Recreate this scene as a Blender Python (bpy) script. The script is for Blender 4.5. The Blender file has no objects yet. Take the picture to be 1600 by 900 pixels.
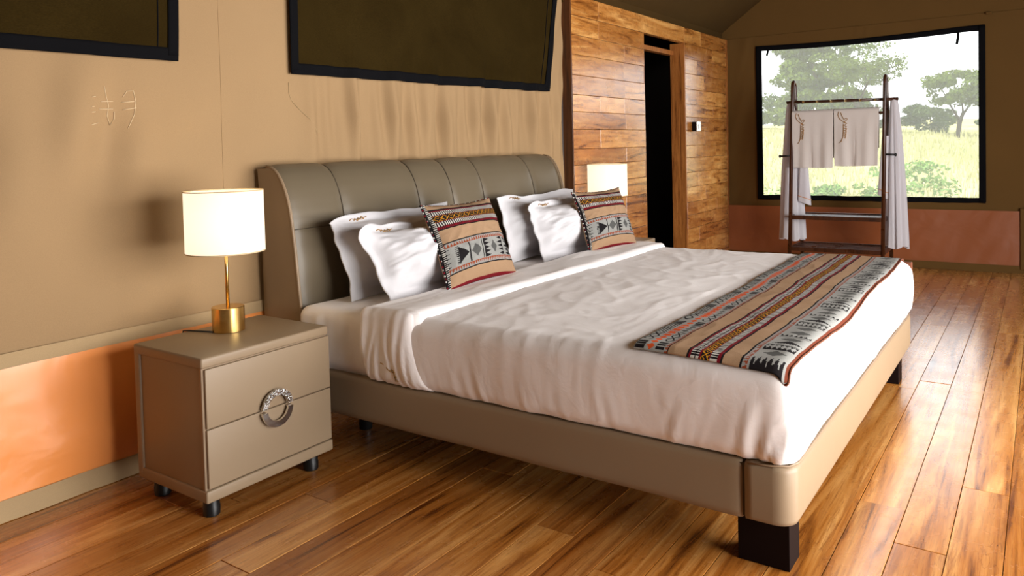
import bpy, bmesh, math, random
import numpy as np
from mathutils import Vector, Matrix, noise
random.seed(7)
PI = math.pi
SC = bpy.context.scene
COL = SC.collection

# ------------------------------------------------------------------ camera, sky, sun, daylight, exposure
cam = bpy.data.cameras.new('camera')
cam.sensor_width = 36.0
cam.lens = 36.0 * 1195.78 / 1600.0
cam.shift_y = -(450.0 - 270.88) / 1600.0
cam.clip_start, cam.clip_end = 0.05, 500
co = bpy.data.objects.new('camera', cam)
COL.objects.link(co)
M_ = Matrix.Rotation(-0.96343, 4, 'Z') @ Matrix.Rotation(PI / 2 - 0.03334, 4, 'X') @ Matrix.Rotation(-0.02531, 4, 'Z')
co.matrix_world = Matrix.Translation((-1.82196, -2.79918, 1.17994)) @ M_
SC.camera = co

w = bpy.data.worlds.new('sky')
SC.world = w
w.use_nodes = True
bg = w.node_tree.nodes['Background']
bg.inputs[0].default_value = (0.93, 0.97, 1.0, 1)
bg.inputs[1].default_value = 1.9

def light(name, typ, loc, energy, color, **k):
    d = bpy.data.lights.new(name, typ)
    d.energy = energy
    d.color = color
    for a, b in k.items():
        setattr(d, a, b)
    o = bpy.data.objects.new(name, d)
    o.location = loc
    COL.objects.link(o)
    return o
sun = light('sun', 'SUN', (0, 0, 30), 2.6, (1.0, 0.93, 0.8), angle=0.05)
sun.rotation_euler = Vector((0.45, -0.35, -1.0)).to_track_quat('-Z', 'Y').to_euler()
day = light('daylight_through_open_tent_front', 'AREA', (1.0, -4.8, 1.08), 222, (1.0, 0.955, 0.91), shape='RECTANGLE', size=3.9, size_y=2.05)
day.rotation_euler = (PI / 2, 0, 0)
vs = SC.view_settings
vs.view_transform = 'Standard'
vs.look = 'None'
vs.exposure = 0.65
vs.gamma = 1.0
vs.use_curve_mapping = False

# ------------------------------------------------------------------ helpers
def tag(o, label=None, cat=None, group=None, kind=None):
    if label: o['label'] = label
    if cat: o['category'] = cat
    if group: o['group'] = group
    if kind: o['kind'] = kind
    return o

def empty(name, loc=(0, 0, 0), rz=0.0):
    o = bpy.data.objects.new(name, None)
    o.empty_display_size = 0.1
    o.location = loc
    o.rotation_euler = (0, 0, rz)
    COL.objects.link(o)
    return o

def add(name, mesh, m, parent=None, smooth=False, loc=None):
    """mesh in world coordinates; a parent placed by location only"""
    if smooth:
        mesh.polygons.foreach_set('use_smooth', [True] * len(mesh.polygons))
    if m is not None and not mesh.materials:
        mesh.materials.append(m)
    o = bpy.data.objects.new(name, mesh)
    COL.objects.link(o)
    if parent is not None:
        o.parent = parent
        p = parent
        off = Vector((0, 0, 0))
        while p is not None:
            off += p.location
            p = p.parent
        o.location = -off
    return o

def world_loc(o, loc):
    """move the origin of a top-level mesh to loc without moving the shape"""
    o.data.transform(Matrix.Translation(-Vector(loc)))
    o.location = loc
    return o

def bm_mesh(bm, name='m'):
    me = bpy.data.meshes.new(name)
    bmesh.ops.recalc_face_normals(bm, faces=bm.faces)
    bm.to_mesh(me)
    bm.free()
    return me

def bx(bm, x0, x1, y0, y1, z0, z1, bev=0.0, seg=2):
    r = bmesh.ops.create_cube(bm, size=1.0)
    vs_ = r['verts']
    for v in vs_:
        v.co = Vector((x0 + (v.co.x + .5) * (x1 - x0), y0 + (v.co.y + .5) * (y1 - y0), z0 + (v.co.z + .5) * (z1 - z0)))
    if bev > 0:
        es = list({e for v in vs_ for e in v.link_edges})
        bmesh.ops.bevel(bm, geom=es, offset=bev, segments=seg, affect='EDGES', profile=0.5)

def box(name, x0, x1, y0, y1, z0, z1, m, parent=None, bev=0.0, seg=2, smooth=None):
    bm = bmesh.new()
    bx(bm, min(x0, x1), max(x0, x1), min(y0, y1), max(y0, y1), min(z0, z1), max(z0, z1), bev, seg)
    return add(name, bm_mesh(bm, name), m, parent, smooth=(bev > 0 and seg > 2) if smooth is None else smooth)

def tube_bm(bm, pts, rad, n=10, caps=True):
    pts = [Vector(p) for p in pts]
    rs = rad if isinstance(rad, (list, tuple)) else [rad] * len(pts)
    rings = []
    prev = None
    for i, p in enumerate(pts):
        t = (pts[min(i + 1, len(pts) - 1)] - pts[max(i - 1, 0)]).normalized()
        a = prev if prev is not None else (Vector((0, 0, 1)) if abs(t.z) < .9 else Vector((1, 0, 0)))
        s = t.cross(a)
        if s.length < 1e-5:
            s = t.cross(Vector((0.3, 1, 0.2)))
        s.normalize()
        u = s.cross(t).normalized()
        prev = u
        rings.append([bm.verts.new(p + (s * math.cos(2 * PI * k / n) + u * math.sin(2 * PI * k / n)) * rs[i]) for k in range(n)])
    for a, b in zip(rings[:-1], rings[1:]):
        for k in range(n):
            bm.faces.new((a[k], a[(k + 1) % n], b[(k + 1) % n], b[k]))
    if caps:
        bm.faces.new(rings[0][::-1])
        bm.faces.new(rings[-1])

def tube(name, pts, rad, m, parent=None, n=10, smooth=True):
    bm = bmesh.new()
    tube_bm(bm, pts, rad, n)
    return add(name, bm_mesh(bm, name), m, parent, smooth)

def lathe_bm(bm, prof, c, n=48):
    rings = []
    for r, z in prof:
        rings.append([bm.verts.new((c[0] + r * math.cos(2 * PI * k / n), c[1] + r * math.sin(2 * PI * k / n), c[2] + z)) for k in range(n)])
    for a, b in zip(rings[:-1], rings[1:]):
        for k in range(n):
            bm.faces.new((a[k], a[(k + 1) % n], b[(k + 1) % n], b[k]))
    return rings

def lathe(name, prof, c, m, parent=None, n=48, smooth=True, caps=True):
    bm = bmesh.new()
    r = lathe_bm(bm, prof, c, n)
    if caps:
        bm.faces.new(r[0][::-1])
        bm.faces.new(r[-1])
    o = add(name, bm_mesh(bm, name), m, parent, smooth)
    if smooth:
        sharp(o)
    return o

def sharp(o, ang=35):
    me = o.data
    bm = bmesh.new()
    bm.from_mesh(me)
    for e in bm.edges:
        if len(e.link_faces) == 2 and e.calc_face_angle(0) > math.radians(ang):
            e.smooth = False
    bm.to_mesh(me)
    bm.free()

def grid_mesh(P, name='grid', closed_u=False):
    """P: numpy array (nu, nv, 3)"""
    nu, nv = P.shape[:2]
    idx = np.arange(nu * nv).reshape(nu, nv)
    if closed_u:
        a = idx
        b = np.roll(idx, -1, 0)
    else:
        a = idx[:-1]
        b = idx[1:]
    F = np.stack([a[:, :-1], b[:, :-1], b[:, 1:], a[:, 1:]], -1).reshape(-1, 4)
    me = bpy.data.meshes.new(name)
    me.vertices.add(nu * nv)
    me.vertices.foreach_set('co', P.reshape(-1).astype(np.float32))
    me.loops.add(F.size)
    me.loops.foreach_set('vertex_index', F.reshape(-1).astype(np.int32))
    me.polygons.add(len(F))
    me.polygons.foreach_set('loop_start', np.arange(0, F.size, 4, dtype=np.int32))
    me.polygons.foreach_set('loop_total', np.full(len(F), 4, dtype=np.int32))
    me.update(calc_edges=True)
    return me

def face_colors(me, C, attr='weave'):
    at = me.attributes.new(attr, 'FLOAT_COLOR', 'FACE')
    full = np.ones((len(me.polygons), 4), np.float32)
    full[:, :3] = C
    at.data.foreach_set('color', full.reshape(-1))

def srgb(r, g, b):
    f = lambda c: (c / 255) / 12.92 if c / 255 <= 0.04045 else ((c / 255 + 0.055) / 1.055) ** 2.4
    return (f(r), f(g), f(b))

# ------------------------------------------------------------------ materials
class NT:
    def __init__(s, name):
        s.m = bpy.data.materials.new(name)
        s.m.use_nodes = True
        s.t = s.m.node_tree
        s.b = s.t.nodes['Principled BSDF']
        s.out = s.t.nodes['Material Output']
    def n(s, typ, **k):
        x = s.t.nodes.new(typ)
        for a, v in k.items():
            if a.startswith('i_'):
                key = a[2:].replace('_', ' ')
                x.inputs[key].default_value = v
            else:
                setattr(x, a, v)
        return x
    def l(s, a, b):
        s.t.links.new(a, b)
    def set(s, **k):
        for a, v in k.items():
            s.b.inputs[a.replace('_', ' ')].default_value = v
        return s
    def coord(s, scale=(1, 1, 1), kind='Object', rnd=False, rot=(0, 0, 0)):
        tc = s.n('ShaderNodeTexCoord')
        mp = s.n('ShaderNodeMapping')
        mp.inputs['Scale'].default_value = scale
        mp.inputs['Rotation'].default_value = rot
        s.l(tc.outputs[kind], mp.inputs['Vector'])
        if rnd:
            oi = s.n('ShaderNodeObjectInfo')
            mu = s.n('ShaderNodeMath', operation='MULTIPLY')
            mu.inputs[1].default_value = 91.7
            s.l(oi.outputs['Random'], mu.inputs[0])
            cb = s.n('ShaderNodeCombineXYZ')
            for k in range(3):
                s.l(mu.outputs[0], cb.inputs[k])
            s.l(cb.outputs[0], mp.inputs['Location'])
        return mp.outputs[0]
    def noise(s, vec, scale=5, detail=4, rough=.55, dist=0.0):
        x = s.n('ShaderNodeTexNoise')
        x.inputs['Scale'].default_value = scale
        x.inputs['Detail'].default_value = detail
        x.inputs['Roughness'].default_value = rough
        x.inputs['Distortion'].default_value = dist
        s.l(vec, x.inputs['Vector'])
        return x.outputs['Fac']
    def ramp(s, fac, stops):
        r = s.n('ShaderNodeValToRGB')
        e = r.color_ramp.elements
        while len(e) < len(stops):
            e.new(0.5)
        for i, (p, c) in enumerate(stops):
            e[i].position = p
            e[i].color = (*c, 1) if len(c) == 3 else c
        s.l(fac, r.inputs['Fac'])
        return r.outputs['Color']
    def mix(s, fac, a, b, mode='MIX'):
        x = s.n('ShaderNodeMix', data_type='RGBA', blend_type=mode)
        for v, i in ((fac, 0), (a, 6), (b, 7)):
            if isinstance(v, (int, float)):
                x.inputs[i].default_value = v
            elif isinstance(v, tuple):
                x.inputs[i].default_value = (*v, 1)
            else:
                s.l(v, x.inputs[i])
        return x.outputs[2]
    def bump(s, h, strength=.2, dist=.01, prev=None):
        b = s.n('ShaderNodeBump')
        b.inputs['Strength'].default_value = strength
        b.inputs['Distance'].default_value = dist
        s.l(h, b.inputs['Height'])
        if prev is not None:
            s.l(prev, b.inputs['Normal'])
        s.l(b.outputs[0], s.b.inputs['Normal'])
        return b.outputs[0]

def plain(name, col, rough=.5, metal=0.0, spec=.5, **k):
    t = NT(name)
    t.set(Base_Color=(*col, 1), Roughness=rough, Metallic=metal)
    t.b.inputs['Specular IOR Level'].default_value = spec
    for a, v in k.items():
        t.b.inputs[a.replace('_', ' ')].default_value = v
    return t.m

def canvas_mat(name, col, rough=.85, bumpk=.15, spec=.2, var=.12, sheen=0.0):
    t = NT(name)
    v = t.coord()
    n1 = t.noise(v, 1.6, 3, .5)
    n2 = t.noise(v, 420, 2, .6)
    c = t.mix(n1, tuple(x * (1 - var) for x in col), tuple(min(1, x * (1 + var)) for x in col))
    c = t.mix(.12, c, t.ramp(n2, [(.35, (.3, .3, .3)), (.65, (1, 1, 1))]), 'MULTIPLY')
    t.l(c, t.b.inputs['Base Color'])
    t.set(Roughness=rough)
    t.b.inputs['Specular IOR Level'].default_value = spec
    b = t.bump(n2, bumpk, .001)
    t.bump(t.noise(v, 7, 4, .55), .25, .006, b)
    return t.m

M = {}
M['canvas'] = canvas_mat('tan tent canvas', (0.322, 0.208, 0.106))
M['canvas_dark'] = canvas_mat('shaded brown canvas of the gable', (0.110, 0.056, 0.013))  # darker copy of the tan canvas, the gable's shade put into its colour
M['canvas_hem'] = canvas_mat('pale canvas hem', (0.40, 0.28, 0.15))
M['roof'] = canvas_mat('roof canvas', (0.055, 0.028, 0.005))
def pvc(name, col, rough):
    t = NT(name)
    v = t.coord()
    n1 = t.noise(v, 1.3, 3, .5, 1.2)
    c = t.mix(n1, tuple(x * .88 for x in col), tuple(min(1, x * 1.12) for x in col))
    t.l(c, t.b.inputs['Base Color'])
    t.set(Roughness=rough)
    t.bump(t.noise(v, 3.0, 3, .5, .8), .35, .03)
    return t.m
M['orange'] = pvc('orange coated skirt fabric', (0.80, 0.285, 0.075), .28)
M['orange_dim'] = pvc('shaded orange skirt fabric of the gable', (0.24, 0.066, 0.016), .5)  # same orange fabric, darkened to carry the shade on the gable

def wood(name, dark, mid, light_, grain=(0.55, 9, 9), rough=.28, coat=.0, sap=.4, rnd=True, axis='x', bump=.08, k=.75, n1s=1.6):
    t = NT(name)
    sc = grain
    if axis == 'z':
        sc = (grain[1], grain[2], grain[0])
    if axis == 'y':
        sc = (grain[1], grain[0], grain[2])
    v = t.coord(sc, rnd=rnd)
    n1 = t.noise(v, n1s, 5, .55, 2.2)
    c = t.ramp(n1, [(.30, dark), (.43, mid), (.56, tuple(.6 * a + .4 * b for a, b in zip(mid, light_))), (.70, light_)])
    n2 = t.noise(v, 5.5, 6, .7, 1.2)
    c = t.mix(k, c, t.ramp(n2, [(.34, (.42, .30, .22)), (.50, (1, 1, 1)), (.62, (.92, .90, .88))]), 'MULTIPLY')
    v2 = t.coord(tuple(4 * x for x in sc), rnd=rnd)
    n3 = t.noise(v2, 9, 3, .7)
    c = t.mix(.35, c, t.ramp(n3, [(.35, (.60, .5, .42)), (.6, (1, 1, 1))]), 'MULTIPLY')
    # thin dark growth lines
    wv = t.noise(v, 2.6, 4, .5, 3.0)
    ln = t.ramp(wv, [(.485, (1, 1, 1)), (.5, (.38, .25, .16)), (.515, (1, 1, 1))])
    c = t.mix(.6, c, ln, 'MULTIPLY')
    if rnd:
        oi = t.n('ShaderNodeObjectInfo')
        tone = t.ramp(oi.outputs['Random'], [(0, (.66, .55, .46)), (.35, (.88, .83, .77)), (.7, (1.0, 1.0, 1.0)), (1, (1.18, 1.22, 1.3))])
        c = t.mix(1.0, c, tone, 'MULTIPLY')
    t.l(c, t.b.inputs['Base Color'])
    rr = t.ramp(t.noise(t.coord((3, 3, 3)), 2.5, 4, .6), [(.3, (rough - .06,) * 3), (.7, (rough + .1,) * 3)])
    t.l(rr, t.b.inputs['Roughness'])
    t.b.inputs['Coat Weight'].default_value = coat
    t.b.inputs['Coat Roughness'].default_value = .22
    t.bump(n3, bump, .001)
    return t.m
M['floor'] = wood('varnished teak floor plank', (0.14, 0.034, 0.004), (0.50, 0.185, 0.030), (0.80, 0.42, 0.13), coat=.95, rough=.24, grain=(.42, 8, 8), k=.62, n1s=1.3)
M['wall_wood'] = wood('varnished teak wall board', (0.17, 0.052, 0.009), (0.50, 0.205, 0.045), (0.76, 0.41, 0.13), grain=(.8, 7, 7), rough=.24, coat=.7)
M['post_wood'] = wood('shaded teak post', (0.022, 0.006, 0.0015), (0.065, 0.019, 0.005), (0.12, 0.04, 0.011), grain=(.8, 12, 12), rough=.4, axis='z', rnd=False)  # return face turned from the light, its shade painted as darker wood
M['jamb_wood'] = wood('teak door jamb', (0.13, 0.038, 0.008), (0.33, 0.115, 0.025), (0.5, 0.2, 0.05), grain=(.8, 12, 12), rough=.35, axis='z', rnd=False)
M['rack_wood'] = wood('walnut rack rod', (0.016, 0.005, 0.002), (0.042, 0.012, 0.004), (0.08, 0.025, 0.009), grain=(6, 6, 1), rough=.3, rnd=False)
M['subfloor'] = plain('dark gap under the boards', (.012, .006, .003), .9)
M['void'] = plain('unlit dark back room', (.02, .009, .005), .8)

def leather(name, col, rough=.42):
    t = NT(name)
    v = t.coord()
    n = t.n('ShaderNodeTexVoronoi')
    n.inputs['Scale'].default_value = 520
    t.l(v, n.inputs['Vector'])
    n1 = t.noise(v, 3, 3)
    c = t.mix(n1, tuple(x * .93 for x in col), tuple(x * 1.07 for x in col))
    t.l(c, t.b.inputs['Base Color'])
    t.set(Roughness=rough)
    t.b.inputs['Specular IOR Level'].default_value = .32
    b = t.bump(n.outputs['Distance'], .10, .0006)
    t.bump(t.noise(v, 9, 3), .10, .004, b)
    return t.m
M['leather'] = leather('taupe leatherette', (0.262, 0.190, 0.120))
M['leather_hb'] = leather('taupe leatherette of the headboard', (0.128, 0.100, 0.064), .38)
M['piping'] = leather('taupe piping', (0.25, 0.175, 0.11), .4)
M['seam'] = plain('dark stitched seam', (.05, .035, .02), .7)
M['black_plastic'] = plain('black plastic foot', (.006, .006, .006), .4, 0, .3)
M['dark_leg'] = plain('dark brown block leg', (.007, .003, .0025), .6, 0, .08)
M['leg_top'] = plain('raw wood edge', (.45, .30, .15), .6)
M['chrome'] = plain('polished chrome', (.85, .83, .80), .08, 1.0)
t = NT('crystal studded chrome')
t.set(Base_Color=(.72, .72, .70, 1), Metallic=1.0, Roughness=.22)
vo = t.n('ShaderNodeTexVoronoi'); vo.inputs['Scale'].default_value = 230
t.l(t.coord(), vo.inputs['Vector'])
t.bump(vo.outputs['Distance'], 1.0, .004)
M['crystal'] = t.m
def brass():
    t = NT('brushed brass')
    t.set(Base_Color=(.72, .47, .16, 1), Metallic=1.0, Roughness=.26)
    n = t.noise(t.coord((1, 1, 60)), 30, 3)
    t.bump(n, .05, .001)
    return t.m
M['brass'] = brass()
M['knob_brass'] = plain('pale brass peg', (.95, .80, .5), .2, 1.0)
M['black_cord'] = plain('black cable', (.01, .01, .01), .5)

def cloth(name, col, rough=.8, scale=900, bump=.12, trans=0.0):
    t = NT(name)
    v = t.coord()
    n = t.noise(v, scale, 2)
    t.set(Base_Color=(*col, 1), Roughness=rough)
    t.b.inputs['Specular IOR Level'].default_value = .25
    t.b.inputs['Sheen Weight'].default_value = .15
    b = t.bump(n, bump, .0008)
    t.bump(t.noise(v, 13, 4, .55, .8), .26, .008, b)
    if trans:
        tr = t.n('ShaderNodeBsdfTranslucent')
        tr.inputs[0].default_value = (*col, 1)
        mx = t.n('ShaderNodeMixShader')
        mx.inputs[0].default_value = trans
        t.l(t.b.outputs[0], mx.inputs[1])
        t.l(tr.outputs[0], mx.inputs[2])
        t.l(mx.outputs[0], t.out.inputs[0])
    return t.m
M['sheet'] = cloth('white cotton sheet', (.88, .835, .825))
M['pillow'] = cloth('white cotton pillowcase', (.60, .59, .615))
M['towel'] = cloth('white terry towel', (.62, .57, .54), .95, 500, .5, .12)
M['robe'] = cloth('white cotton bathrobe', (.68, .66, .70), .9, 600, .3, .3)
M['gold_thread'] = plain('gold brown embroidery', (.30, .16, .045), .7)
M['dark_thread'] = plain('dark embroidery thread', (.10, .065, .035), .8)
M['orange_thread'] = plain('orange hem stitching', (.65, .28, .10), .8)

def weave():
    t = NT('woven patterned wool')
    a = t.n('ShaderNodeAttribute', attribute_name='weave')
    v = t.coord()
    n = t.noise(v, 650, 2, .6)
    c = t.mix(.45, a.outputs['Color'], t.ramp(n, [(.3, (.5, .5, .5)), (.7, (1.25, 1.25, 1.25))]), 'MULTIPLY')
    t.l(c, t.b.inputs['Base Color'])
    t.set(Roughness=.92)
    t.b.inputs['Specular IOR Level'].default_value = .15
    t.bump(n, .35, .001)
    return t.m
M['weave'] = weave()
M['weave_trim'] = plain('rust brown woven edge', (.15, .045, .018), .9)

t = NT('black insect mesh')
t.set(Base_Color=(.058, .040, .012, 1), Roughness=.95)
t.b.inputs['Specular IOR Level'].default_value = .03
v = t.coord()
c = t.mix(t.noise(v, 1.5, 3, .6, 1.5), (.014, .008, .0015), (.034, .021, .005))
c = t.mix(.5, c, t.ramp(t.noise(t.coord((1, 1, 5)), 120, 2), [(.3, (.45,) * 3), (.7, (1.3,) * 3)]), 'MULTIPLY')
t.l(c, t.b.inputs['Base Color'])
M['mesh'] = t.m
M['black_border'] = canvas_mat('black webbing border', (.003, .003, .004), .9, .3, .1)
M['white_line'] = plain('pale chalk mark', (.62, .47, .29), .9)
M['switch'] = plain('brushed metal switch plate', (.75, .76, .76), .25, 1.0)

def shade_mat():
    t = NT('lit white lamp shade')
    t.set(Base_Color=(.62, .56, .44, 1), Roughness=.9)
    tr = t.n('ShaderNodeBsdfTranslucent')
    tr.inputs[0].default_value = (.95, .93, .90, 1)
    em = t.n('ShaderNodeEmission')
    em.inputs[0].default_value = (1.0, .90, .74, 1)
    em.inputs[1].default_value = .27
    mx = t.n('ShaderNodeMixShader'); mx.inputs[0].default_value = .55
    ad = t.n('ShaderNodeAddShader')
    t.l(t.b.outputs[0], mx.inputs[1]); t.l(tr.outputs[0], mx.inputs[2])
    t.l(mx.outputs[0], ad.inputs[0]); t.l(em.outputs[0], ad.inputs[1])
    t.l(ad.outputs[0], t.out.inputs[0])
    return t.m
M['shade'] = shade_mat()
M['shade_rim'] = plain('shade rim tape', (.55, .42, .25), .8)

t = NT('clear plastic window pane with fine haze')
tp = t.n('ShaderNodeBsdfTransparent'); tp.inputs[0].default_value = (.97, .97, .97, 1)
tl = t.n('ShaderNodeBsdfTranslucent'); tl.inputs[0].default_value = (1, 1, .98, 1)
mx = t.n('ShaderNodeMixShader'); mx.inputs[0].default_value = .09
t.l(tp.outputs[0], mx.inputs[1]); t.l(tl.outputs[0], mx.inputs[2]); t.l(mx.outputs[0], t.out.inputs[0])
M['pane'] = t.m

t = NT('dry savannah grass')
v = t.coord()
c = t.ramp(t.noise(v, .22, 5, .6), [(.35, (.29, .30, .12)), (.5, (.42, .38, .20)), (.65, (.48, .42, .25))])
c = t.mix(.5, c, t.ramp(t.noise(v, 6, 5, .7), [(.3, (.6, .65, .5)), (.7, (1.1, 1.1, 1.1))]), 'MULTIPLY')
t.l(c, t.b.inputs['Base Color']); t.set(Roughness=1.0)
t.b.inputs['Specular IOR Level'].default_value = 0.0
M['grass'] = t.m
M['blade'] = plain('yellow green grass blades', (.42, .42, .20), .9, 0, .1)
def leafm(name, a, b):
    t = NT(name)
    c = t.mix(t.noise(t.coord(), 1.2, 3), a, b)
    t.l(c, t.b.inputs['Base Color']); t.set(Roughness=.9)
    t.b.inputs['Specular IOR Level'].default_value = .1
    return t.m
M['leaf_light'] = leafm('olive green acacia leaves', (.055, .095, .012), (.15, .20, .035))
M['leaf_dark'] = leafm('dark green bush leaves', (.045, .080, .022), (.095, .14, .042))
M['leaf_young'] = leafm('fresh green shrub leaves', (.10, .20, .04), (.17, .29, .07))
M['bark'] = plain('grey brown bark', (.05, .038, .028), .95, 0, .1)

# ------------------------------------------------------------------ the setting
XL, XR, YF = -3.2, 5.977, -4.9
ZT = 2.237
YW = -0.115

# floor: subfloor + planks
fl = box('floor', XL, XR + .02, YF, 0.06, -.06, -.016, M['subfloor'])
tag(fl, kind='structure')
pw = .1345
k0 = math.floor((0.05 + 2.438) / pw)
rows = []
y = -2.438 + pw * (k0 + 1)
rr = random.Random(3)
while y > -3.95:
    y1 = y
    y0 = y - pw
    y = y0
    x = -2.2 + rr.uniform(-1.3, 0)
    while x < XR - .01:
        L = rr.uniform(1.2, 3.0)
        xe = min(x + L, XR)
        if XR - xe < .35:
            xe = XR
        xs = max(x, -2.2)
        if xe - xs > .05:
            zt = rr.uniform(-.0012, .0006)
            g = .0011
            bm = bmesh.new()
            bx(bm, xs + g, xe - g, max(y0, -4.0) + g, min(y1, .05) - g, -.02, 0)
            # chamfered top edge
            top = [e for e in bm.edges if all(vv.co.z > -.001 for vv in e.verts)]
            bmesh.ops.bevel(bm, geom=top, offset=.0007, segments=1, affect='EDGES')
            o = add('floor_plank', bm_mesh(bm, 'floor_plank'), M['floor'], fl)
            o.location.z += zt
            world = ((xs + xe) / 2, (y0 + y1) / 2, 0)
        x = xe

def fold(x, z):
    """forward offset (towards the room, -y) of the back wall canvas"""
    o = 0.0
    a = max(0, min(1, (x - .45) / .3)) * max(0, 1 - abs(z - 1.35) / .42)
    o += a * .024 * (math.sin(x * 27 + 1.5 * math.sin(x * 3.1) - z * 2.2) + .7 * math.sin(x * 43 + 1.0 + z * 1.4) + .4 * math.sin(x * 71 + z * 3))
    b = max(0, min(1, (-.05 - x) / .3)) * max(0, 1 - abs(z - 1.25) / .4)
    o += b * .018 * (math.sin(x * 16 - z * 7) + .6 * math.sin(x * 29 - z * 3))
    o += .010 * noise.noise(Vector((x * 1.3, z * 1.1, 3.3))) + .004 * noise.noise(Vector((x * 5, z * 2.5, 8)))
    # pulled forward where it meets the timber wall
    s = max(0, min(1, (x - 2.15) / .6))
    o += .05 * s * s
    s2 = max(0, min(1, (x - 2.45) / .3)) * max(0, min(1, (z - 1.0) / .5))
    o += s2 * .004 * math.sin((x * 1.0 - z * .35) * 60)
    return o

def wall_grid(name, x0, x1, z0, z1, m, dx=.02, dz=.04, off=0.0, fn=None, parent=None, kind=None):
    nx = int((x1 - x0) / dx) + 2
    nz = int((z1 - z0) / dz) + 2
    P = np.zeros((nx, nz, 3))
    for i in range(nx):
        for j in range(nz):
            x = x0 + (x1 - x0) * i / (nx - 1)
            z = z0 + (z1 - z0) * j / (nz - 1)
            P[i, j] = (x, -off - (fn or fold)(x, z), z)
    o = add(name, grid_mesh(P, name), m, parent, True)
    if kind:
        tag(o, kind=kind)
    return o
wb = wall_grid('wall_back', XL, 2.783, .0, 2.32, M['canvas'], .012, .035, kind='structure')
def skirt(x, z):
    o = fold(x, .55) * 1.0
    tp_ = min(1, max(0, (.515 - z) / .12))
    tp_ *= min(1, max(0, (z - .055) / .12))
    o += tp_ * .020 * noise.noise(Vector((x * 2.1 + z * 1.5, z * 2.2, 5.1))) + tp_ * .008 * noise.noise(Vector((x * 6 + z * 5, z * 3, 1.1)))
    o = o * 1.0 + .012 * math.sin(max(0, min(1, z / .515)) * PI)
    return o
wall_grid('skirt_panel', XL, 2.783, .062, .515, M['orange'], .02, .025, .006, skirt, wb)
def hemf(x, z):
    return fold(x, .55) + .006 * noise.noise(Vector((x * 7, z * 20, 2))) + (.066 - z) * .12
wall_grid('bottom_hem', XL, 2.783, .002, .072, M['canvas_hem'], .02, .012, .016, hemf, wb)
wall_grid('seam_tape', XL, 2.783, .500, .549, M['canvas_hem'], .02, .012, .012, lambda x, z: fold(x, .55) + .003 * noise.noise(Vector((x * 9, z * 9, 1))), wb)
# stitched vertical seams and the mended tear
for xs, z0, z1 in ((.105, .56, 2.25),):
    tube('wall_seam', [(xs, -.0004 - fold(xs, z0 + (z1 - z0) * i / 40), z0 + (z1 - z0) * i / 40) for i in range(41)], .0010, M['canvas'], wb, 6)
pts = [(.455, 1.50), (.453, 1.455), (.47, 1.42), (.52, 1.375), (.565, 1.335), (.60, 1.29), (.615, 1.262)]
tube('mended_tear', [(x, -.001 - fold(x, z), z) for x, z in pts], .0014, M['canvas_hem'], wb, 6)
# faint chalk marks left on the canvas
def chalk(pts):
    tube('chalk_mark', [(x, -.0012 - fold(x, z), z) for x, z in pts], .0014, M['white_line'], wb, 5)
from math import cos, sin
def px(u, v_):  # picture position of a mark on the wall plane (orig px) -> wall x, z
    return (-.72 + (u / 1600.0) * 3.6, 0)
chalk([(-.372, 1.442), (-.362, 1.40), (-.352, 1.37), (-.357, 1.335), (-.345, 1.30), (-.330, 1.325), (-.33, 1.35)])
chalk([(-.385, 1.385), (-.335, 1.388)])
chalk([(-.392, 1.358), (-.335, 1.36)])
chalk([(-.300, 1.405), (-.285, 1.428), (-.262, 1.43), (-.255, 1.39), (-.262, 1.34), (-.285, 1.29)])
chalk([(-.305, 1.385), (-.26, 1.39)])
chalk([(-.30, 1.358), (-.253, 1.366)])
chalk([(-.425, 1.30), (-.395, 1.308)])
chalk([(-.425, 1.345), (-.408, 1.347)])
chalk([(-.425, 1.365), (-.410, 1.367)])
chalk([(-.422, 1.40), (-.408, 1.402)])

# dark mesh screens on the back wall
def screen(n, x0, x1, z0, z1, slope=0.0, right_x=None):
    nx, nz = int((x1 - x0) / .03) + 2, 28
    def surf(off, xa, xb, za, zb, nm, m, par, nxx=nx, nzz=nz):
        P = np.zeros((nxx, nzz, 3))
        for i in range(nxx):
            for j in range(nzz):
                a = i / (nxx - 1); b = j / (nzz - 1)
                x = xa + (xb - xa) * a
                z = za + (zb - za) * b
                if right_x is not None:     # the right border leans outward with height
                    x += (x - x0) / (x1 - x0) * (right_x - x1) * max(0, (z - z0)) / (z1 - z0)
                zz = z + slope * (x - x0) / (x1 - x0)
                zz += .006 * noise.noise(Vector((x * 3, 0, n)))
                P[i, j] = (x, -off - fold(x, z) - .004 * noise.noise(Vector((x * 4, z * 4, n * 3.0))), zz)
        me = grid_mesh(P, nm)
        o = add(nm, me, m, par, True)
        so = o.modifiers.new('thick', 'SOLIDIFY'); so.thickness = .005; so.offset = 0
        return o
    root = surf(.020, x0 + .02, x1 - .02, z0 + .02, z1, 'window_%d' % n, M['mesh'], None)
    tag(root, kind='structure')
    bw = .050
    surf(.026, x0, x1, z0, z0 + bw, 'bottom_border', M['black_border'], root, nx, 6)
    surf(.027, x1 - bw * .85, x1, z0 + .02, z1, 'side_border', M['black_border'], root, 5, nz)
    if x0 > -1:
        surf(.027, x0, x0 + bw * .85, z0 + .02, z1, 'side_border', M['black_border'], root, 5, nz)
    surf(.024, x1 - .085, x1 - .082, z0 + bw, z1, 'stitch_line', M['black_border'], root, 3, nz)
    return root
screen(2, -2.3, -.095, 1.540, 2.24, slope=.008, right_x=-.07)
screen(3, .455, 2.60, 1.538, 2.24, slope=.016, right_x=2.70)

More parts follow.
